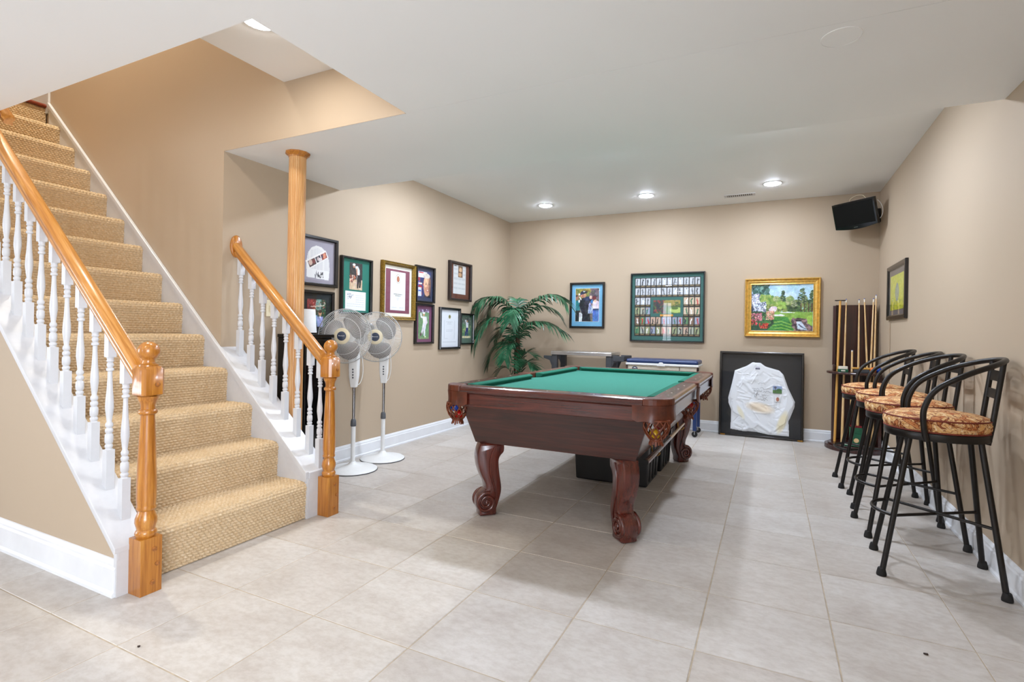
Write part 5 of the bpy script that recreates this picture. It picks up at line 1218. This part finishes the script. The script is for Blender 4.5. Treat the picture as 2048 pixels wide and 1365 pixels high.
def frond(pts, n, ll, droop, wid=0.0115, spread=1.0):
    """pts: spine control points (local); leaflets both sides, longest in the middle, drooping"""
    sp_ = smooth_path(pts, 8); m = MB(); m.tube(sp_, [0.005*(1-0.8*i/(len(sp_)-1)) for i in range(len(sp_))], 5)
    N = len(sp_)-1
    for k in range(n):
        t = 0.10+0.90*k/(n-1); i = min(N-1, int(t*N)); p = sp_[i].lerp(sp_[i+1], t*N-i); tg = (sp_[min(i+2, N)]-sp_[i]).normalized()
        side = tg.cross(Vector((0, 0, 1)))
        side = side.normalized() if side.length > 0.05 else Vector((1, 0, 0))
        up = side.cross(tg)
        for sg in (-1, 1):
            L = 1.12*ll*(0.45+0.75*math.sin(PI*(0.12+0.80*t)))*fr.uniform(0.85, 1.1)
            d0 = (side*sg*spread*fr.uniform(0.75, 1.0) + tg*(0.55+0.5*t) + up*0.35).normalized()
            a, q = p.copy(), []
            for j in range(5):
                u = j/4; c_ = p + d0*L*u + Vector((0, 0, -1))*droop*L*u*u*fr.uniform(0.9, 1.1)
                q.append(c_)
            ll_ = 1.0; w0 = wid*fr.uniform(0.85, 1.15); vs = []
            for j in range(5):
                u = j/4; tt = (q[min(j+1, 4)]-q[max(j-1, 0)]).normalized(); wv = tt.cross(up if abs(tt.dot(up)) < 0.95 else side).normalized()
                hw = w0*(0.35+0.65*math.sin(PI*min(1, 0.15+u*0.85)))*(1 if j < 4 else 0.1)
                vs += [q[j]+wv*hw, q[j]+Vector((0, 0, -1))*hw*0.35, q[j]-wv*hw]
            m.add(vs, [(j*3+e, j*3+e+1, j*3+e+4, j*3+e+3) for j in range(4) for e in (0, 1)])
    m.v = [(max(x, -0.405), min(y, 0.53), z) for x, y, z in m.v]
    o = m.build('frond', 'leaf', palm, 80); return o
cr = (-0.01, 0, 1.17)
def F(*p): return [cr]+list(p)
frond(F((-0.07, -0.10, 1.40), (-0.18, -0.25, 1.55), (-0.28, -0.40, 1.54), (-0.325, -0.48, 1.44)), 28, 0.24, 0.8)
frond(F((-0.08, -0.02, 1.40), (-0.18, -0.06, 1.54), (-0.27, -0.10, 1.54), (-0.34, -0.13, 1.42)), 24, 0.25, 0.75)
frond(F((-0.10, -0.12, 1.27), (-0.22, -0.28, 1.30), (-0.30, -0.40, 1.20), (-0.34, -0.46, 1.06)), 24, 0.25, 0.65)
frond(F((-0.03, 0.06, 1.42), (-0.07, 0.10, 1.54), (-0.15, 0.14, 1.56)), 14, 0.15, 0.5)
frond(F((0.10, -0.02, 1.40), (0.26, -0.04, 1.53), (0.44, -0.06, 1.59), (0.58, -0.08, 1.57), (0.66, -0.09, 1.51)), 30, 0.22, 0.7)
frond(F((0.08, 0.08, 1.36), (0.20, 0.16, 1.46), (0.36, 0.22, 1.44), (0.46, 0.26, 1.34)), 22, 0.21, 0.7)
frond(F((0.01, -0.10, 1.36), (0.03, -0.20, 1.42), (0.045, -0.29, 1.36), (0.05, -0.33, 1.26)), 20, 0.18, 0.6)
frond([(0.0, 0, 1.0), (0.08, -0.04, 1.16), (0.22, -0.06, 1.25), (0.42, -0.07, 1.25), (0.62, -0.06, 1.15)], 28, 0.24, 0.65)
frond([(-0.02, 0, 1.0), (-0.10, 0.05, 1.14), (-0.22, 0.06, 1.18), (-0.34, 0.05, 1.06)], 20, 0.20, 0.6)
frond([(-0.045, 0.01, 0.90), (-0.10, -0.04, 1.00), (-0.20, -0.10, 0.98), (-0.30, -0.14, 0.86), (-0.33, -0.15, 0.74)], 22, 0.18, 0.5)
frond([(-0.045, 0.01, 0.90), (-0.09, 0.05, 1.02), (-0.16, 0.08, 1.06), (-0.24, 0.08, 0.98)], 16, 0.15, 0.5)
frond([(-0.045, 0.01, 0.88), (-0.05, -0.08, 0.98), (-0.06, -0.18, 0.96), (-0.06, -0.24, 0.80)], 18, 0.16, 0.5)
frond([(0.03, -0.02, 0.62), (0.06, -0.03, 0.80), (0.14, -0.05, 0.88), (0.26, -0.06, 0.84)], 18, 0.17, 0.3)
frond([(0.03, -0.02, 0.55), (0.10, -0.04, 0.72), (0.18, -0.07, 0.76), (0.26, -0.09, 0.68)], 18, 0.16, 0.25)
frond([(0.02, 0.0, 0.50), (0.20, -0.02, 0.56), (0.34, -0.04, 0.62), (0.44, -0.05, 0.66)], 12, 0.13, 0.2, 0.011)
frond([(-0.03, 0.0, 0.5), (-0.12, -0.03, 0.66), (-0.2, -0.06, 0.66), (-0.26, -0.08, 0.56)], 14, 0.15, 0.4)

# ================================================================== STAINLESS-TOPPED CART BEHIND THE TABLE
ct = thing('prep_cart', 'black cart with a stainless steel top and side shelf beside the palm', 'cart', (-2.055, 6.15, 0))
bx(-0.385, 0.385, -0.20, 0.20, 0.862, 0.905).build('steel_top', 'steel', ct, bev=0.006)
for x in (-0.345, 0.345):
    for y in (-0.15, 0.15): bx(x-0.035, x+0.035, y-0.03, y+0.03, 0.0, 0.862).build('leg', 'charcoal', ct, bev=0.006)
for x0, sg in ((-0.38, -1), (0.38, 1)):
    for y in (-0.16, 0.16):
        MB().prism([(x0, 0.845), (x0+sg*0.11, 0.845), (x0+sg*0.11, 0.815), (x0+sg*0.03, 0.79), (x0, 0.72)], y-0.015, y+0.015, 'y').build('bracket', 'charcoal', ct, bev=0.004)
MB().box(0.40, 0.53, -0.19, 0.19, 0.805, 0.82).box(0.40, 0.53, -0.19, -0.172, 0.82, 0.868).box(0.40, 0.53, 0.172, 0.19, 0.82, 0.868).box(0.515, 0.53, -0.172, 0.172, 0.82, 0.868).build('side_tray', 'charcoal', ct, bev=0.005)
bx(-0.36, 0.36, -0.17, 0.17, 0.28, 0.30).build('lower_shelf', 'charcoal', ct)
# ================================================================== PATIO COOLER
co = thing('patio_cooler', 'ivory patio cooler on legs with a navy lid and white rim', 'cooler', (-1.105, 6.17, 0))
bx(-0.385, 0.385, -0.17, 0.17, 0.45, 0.775).build('body', 'coolerbody', co, bev=0.01)
bx(-0.405, 0.405, -0.195, 0.195, 0.775, 0.80).build('rim', 'white', co, bev=0.008)
lid = bx(-0.40, 0.40, -0.19, 0.19, 0.80, 0.845).build('lid', 'navy', co, bev=0.018)
MB().prism([(-0.045, 0.772), (0.045, 0.772), (0.03, 0.80), (0.015, 0.815), (-0.015, 0.815), (-0.03, 0.80)], -0.203, -0.19, 'y').build('latch', 'white', co, bev=0.003)
for x in (-0.395, 0.395): bx(x-0.012, x+0.012, -0.165, -0.145, 0.44, 0.775).build('corner_post', 'chrome', co)
for x in (-0.37, 0.37):
    for y in (-0.15, 0.15):
        l = bx(x-0.02, x+0.02, y-0.02, y+0.02, 0.07, 0.45).build('leg', 'navy', co, bev=0.003)
        MB().lathe([(0.012, -0.012), (0.03, -0.01), (0.032, 0), (0.03, 0.01), (0.012, 0.012)], 18, (x, y, 0.033), 'y').build('caster', 'rubber', l, 40)
        MB().box(x-0.004, x+0.004, y-0.016, y+0.016, 0.03, 0.075).build('caster_fork', 'chrome', l)
lg = MB()
lg.lathe([(0.032, -0.1712), (0.032, -0.1725), (0, -0.1727)], 20, (-0.30, 0, 0.735), 'y')
lgo = lg.xf(Matrix.Translation((-0.30, 0, 0.735)) @ Matrix.Diagonal((1.0, 1, 0.75, 1)) @ Matrix.Translation((0.30, 0, -0.735))).build('emblem', 'navybadge', co, 40)
MB().prism([(-0.322, 0.737), (-0.30, 0.752), (-0.278, 0.737)], -0.1737, -0.1727, 'y').build('emblem_roof', 'white', lgo)
for x, c_ in ((0.20, None), (0.40, None)): bx(x-0.003, x+0.003, -0.1715, -0.1705, 0.46, 0.77).build('seam', 'chrome', co)

# ================================================================== CUE RACK IN THE CORNER
RX, RY = 0.80, 6.235
rk = thing('cue_rack', 'dark wood corner cue rack standing behind the bar stools', 'cue rack', (RX, RY, 0))
def rpoly(r_, flat=0.212): # rounded front, clipped by the two walls
    pts = []
    for a in np.linspace(0, 2*PI, 40, endpoint=False):
        x, y = r_*math.cos(a), r_*math.sin(a); pts.append((min(x, 0.19), min(y, flat)))
    return pts
MB().prism(rpoly(0.275), 0.0, 0.045, 'z').build('base', 'darkwood', rk, bev=0.006)
MB().prism(rpoly(0.245), 0.045, 0.06, 'z').build('base_step', 'darkwood', rk, bev=0.004)
MB().prism(rpoly(0.265), 0.765, 0.787, 'z').build('shelf', 'darkwood', rk, bev=0.006)
bx(-0.175, 0.19, 0.175, 0.20, 0.06, 1.475).build('back_panel', 'darkwood', rk, bev=0.004)
MB().prism([(-0.205, 0.115), (-0.18, 0.10), (-0.168, 0.175), (-0.19, 0.19)], 0.06, 1.465, 'z').build('side_panel', 'darkwood', rk)
bx(0.165, 0.19, -0.16, 0.175, 0.06, 0.765).build('side_panel', 'darkwood', rk)
bx(-0.205, -0.18, 0.02, 0.12, 0.787, 0.85).build('shelf_bracket', 'darkwood', rk, bev=0.006)
MB().box(-0.02, 0.0, -0.02, 0.17, 0.06, 0.765).build('divider', 'mahog_z', rk)
def cue(name, label, bx_, by_, tx, ty, zt_, z0=0.062, mat='cue', rb=0.0135, rt=0.0065, head=False, cat='cue'):
    t = thing(name, label, cat, (RX+bx_, RY+by_, z0), 0, 'cues standing in the corner rack')
    d = Vector((tx-bx_, ty-by_, zt_-z0))
    MB().tube([Vector((0, 0, 0)), d*(1.0 if head else 0.975)], [rb, rt], 12).build('shaft', mat, t, 50)
    if not head:
        MB().tube([d*0.975, d*0.995], [rt, rt], 12).build('ferrule', 'ballwhite', t, 50); MB().tube([d*0.995, d], [rt, rt*0.9], 12).build('tip', 'ballblue', t, 50)
    else:
        MB().prism([(-0.05, 0.0), (-0.048, 0.008), (0.05, 0.008), (0.052, 0.0), (0.03, -0.004), (0.0, 0.002), (-0.03, -0.004)], -0.012, 0.012, 'y').xf(Matrix.Translation(d)).build('bridge_head', 'iron', t)
cue('bridge_stick', 'leftmost honey wood stick in the rack, with a black bridge head on top', -0.185, -0.02, -0.145, 0.09, 1.515, mat='cue_y', rb=0.0125, rt=0.0105, head=True)
cue('cue_stick', 'pale cue standing second from the left in the rack', -0.125, -0.06, -0.085, 0.14, 1.535)
cue('cue_stick', 'pale cue standing in the middle of the rack, left of a leaning pair', 0.01, -0.05, 0.03, 0.15, 1.53)
cue('cue_stick', 'pale cue leaning left at its top in the middle of the rack', 0.12, -0.04, 0.075, 0.15, 1.54)
cue('cue_stick', 'honey cue leaning right near the right edge of the rack', 0.085, -0.12, 0.155, 0.15, 1.54)
cue('cue_stick', 'tallest cue, its white tip at the far right of the rack', 0.125, -0.10, 0.178, 0.155, 1.575)
cue('cue_butt', 'short pale cue piece standing upright through the rack shelf', -0.055, -0.10, -0.045, -0.02, 1.005, 0.43, rb=0.011, rt=0.0085)
# things on the shelf and the base
t = thing('chalk_box', 'small white and green box on the cue rack shelf', 'box', (RX-0.135, RY-0.13, 0.787))
bx(-0.045, 0.045, -0.025, 0.025, 0, 0.028).build('box', 'greenplastic', t, bev=0.003); bx(-0.040, 0.040, -0.022, 0.022, 0.0285, 0.058).build('tray', 'ballwhite', t, bev=0.003); bx(-0.018, 0.018, -0.0262, -0.0252, 0.008, 0.020).build('label_patch', 'ballwhite', t)
t = thing('table_brush', 'wooden table brush with dark bristles on the cue rack shelf', 'brush', (RX+0.02, RY-0.15, 0.787))
bx(-0.065, 0.065, -0.02, 0.02, 0.0, 0.032).build('bristles', 'charcoal', t, bev=0.004)
MB().tube(smooth_path([(-0.11, 0, 0.05), (-0.06, 0, 0.047), (0, 0, 0.049), (0.06, 0, 0.047), (0.078, 0, 0.045)], 4), [0.008]*4+[0.016]*13, 10).build('handle', 'orange_wood', t, 60) if False else bx(-0.085, 0.07, -0.019, 0.019, 0.0325, 0.052).build('handle', 'cue_y', t, bev=0.007)
def rb_(mat, x, y, z, label): 
    o = MB().sphere((0, 0, 0), 0.0285, 18, 10).build('billiard_ball', mat, smooth=60, loc=(RX+x, RY+y, z)); tag(o, label, 'ball', 'billiard balls on the rack')
rb_('ballwhite', 0.04, -0.06, 0.8165, 'ivory cue ball on the rack shelf behind the brush')
rb_('orange', 0.115, -0.155, 0.8165, 'orange billiard ball on the rack shelf')
rb_('ballblue', 0.165, -0.115, 0.8165, 'dark blue billiard ball at the right end of the rack shelf')
t = thing('green_box', 'dark green box with a round emblem on the rack floor', 'box', (RX-0.02, RY-0.17, 0.061))
bx(-0.055, 0.05, -0.03, 0.03, 0, 0.125).build('box', 'greenplastic', t, bev=0.004); bx(-0.055, 0.05, -0.03, 0.03, 0.1255, 0.185).build('upper_box', 'greenplastic', t, bev=0.004); bx(-0.05, 0.045, -0.028, 0.028, 0.186, 0.205).build('red_lid', 'maroon', t, bev=0.003)
MB().lathe([(0.022, -0.0305), (0.022, -0.032), (0, -0.0322)], 20, (0, 0, 0.06), 'y').build('emblem', 'cue', t, 40)
for k, (mt, a, z, lb) in enumerate([('orange', 0.25, 0.062, 'orange stick lying on the rack floor'), ('ballwhite', 0.12, 0.062, 'white stick lying on the rack floor'), ('greenplastic', -0.15, 0.062, 'green stick lying at the front of the rack floor')]):
    y = -0.12-0.035*k
    o = MB().tube([(-0.12, 0, 0.008), (0.02, 0.0, 0.008)], 0.008, 10).build('short_stick', mt, smooth=50, loc=(RX+0.0-0.03*k*0, RY+y-0.03, z), rot=(0, 0, a*0.3)); tag(o, lb, 'stick', 'sticks on the rack floor')

# ================================================================== CORNER TELEVISION
M['tvscreen'] = plain('dark_tv_screen', (9, 10, 9), 0.3, 0, 0.2, 0.05)
tv = thing('television', 'small black flat television mounted high in the right corner', 'television', (0.744, 6.158, 2.367))
yaw, pit = 0.726, 0.278
n_ = Vector((-math.sin(yaw)*math.cos(pit), -math.cos(yaw)*math.cos(pit), -math.sin(pit))); rgt = Vector((math.cos(yaw), -math.sin(yaw), 0)); up_ = rgt.cross(-n_) if (rgt.cross(-n_)).z > 0 else -rgt.cross(-n_)
Rm = Matrix.Identity(4)
for i, v in enumerate((rgt, -n_, up_)): Rm[0][i], Rm[1][i], Rm[2][i] = v
def tvb(mb, name, mat, **k): return mb.xf(Rm).build(name, mat, tv, **k)
bow = [(-0.2165, -0.115), (-0.2165, 0.141), (0.2165, 0.141), (0.2165, -0.115)] + [(0.2165-0.433*i/10, -0.115-0.024*math.sin(PI*i/10)-0.004) for i in range(11)]
tvb(MB().prism(bow, 0.0, 0.035, 'y'), 'bezel', 'gloss_black', bev=0.004)
tvb(bx(-0.198, 0.198, -0.0015, 0.0, -0.098, 0.125), 'screen', 'tvscreen')
tvb(MB().prism([(-0.15, -0.10), (0.15, -0.10), (0.17, 0.11), (-0.17, 0.11)], 0.035, 0.06, 'y'), 'back_cover', 'black', bev=0.006)
tvb(bx(-0.02, 0.02, -0.0025, -0.0005, -0.124, -0.118), 'brand_mark', 'chrome'); tvb(bx(-0.195, -0.189, -0.0025, -0.0005, -0.124, -0.118), 'indicator', 'chrome'); tvb(bx(-0.19, 0.21, 0.001, 0.02, 0.1412, 0.1425), 'top_strip', 'chrome')
b0 = Rm @ Vector((0.0, 0.06, 0.0)); corner = Vector((XR-0.03-0.744, YB-0.03-6.158, 2.40-2.367))
MB().tube([b0, b0.lerp(corner, 0.5), corner], 0.012, 8).build('wall_arm', 'iron', tv, 60)
MB().box(-0.035, 0.027, -0.035, 0.027, -0.07, 0.07).xf(Matrix.Translation(corner)).build('wall_plate', 'iron', tv)
MB().tube([Rm @ Vector(p) for p in smooth_path([(-0.06, 0.05, 0.135), (-0.05, 0.06, 0.165), (0.0, 0.08, 0.185), (0.07, 0.07, 0.175), (0.11, 0.05, 0.14)], 5)], 0.0028, 6).build('cable', 'cream', tv, 60)
MB().tube([Rm @ Vector(p) for p in smooth_path([(0.215, 0.05, 0.10), (0.235, 0.06, 0.06), (0.245, 0.06, 0.0), (0.235, 0.055, -0.05), (0.215, 0.045, -0.08)], 5)], 0.0028, 6).build('cable', 'white', tv, 60)

# ================================================================== SMALL WALL FITTINGS AND CRUMBS
sw = thing('light_switch', 'beige two-gang light switch plate on the wall behind the railing', 'switch', (XL, 2.645, 1.215))
bx(0.0005, 0.006, -0.058, 0.058, 0, 0.12).build('plate', 'cream', sw, bev=0.003)
for y in (-0.024, 0.024): bx(0.006, 0.011, y-0.010, y+0.010, 0.038, 0.082).build('rocker', 'cream', sw, bev=0.002)
ol = thing('wall_outlet', 'beige outlet plate low on the right wall behind the stools', 'outlet', (XR, 4.55, 0.36))
bx(-0.006, -0.0005, -0.036, 0.036, 0, 0.115).build('plate', 'cream', ol, bev=0.003)
for z in (0.036, 0.079): bx(-0.0075, -0.006, -0.014, 0.014, z-0.014, z+0.014).build('socket', 'cream', ol, bev=0.002)
cc_ = thing('cable_cover', 'thin vertical beige cable cover in the corner beside the cue rack', 'cable cover', (XR, 5.86, 0.16))
bx(-0.012, -0.0005, -0.011, 0.011, 0, 1.12).build('channel', 'wall', cc_, bev=0.003); bx(-0.014, -0.012, -0.008, 0.008, 0.0, 1.12).build('cover_strip', 'wall', cc_)
for k, (x, y, lb) in enumerate([(-1.989, 1.074, 'tiny dark crumb on the floor tiles in front of the stairs'), (0.5226, 2.321, 'small dark leaf crumb on the floor tiles before the stools')]):
    m = MB(); g = np.random.default_rng(70+k); p = [((0.0055, 0.009)[k]*g.uniform(0.6, 1.2)*math.cos(a), (0.0045, 0.006)[k]*g.uniform(0.6, 1.2)*math.sin(a)) for a in np.linspace(0, 2*PI, 7, endpoint=False)]
    tag(m.prism(p, 0.0005, 0.004, 'z').build('crumb', 'debris', loc=(x, y, 0)), lb, 'crumb', 'crumbs on the floor')
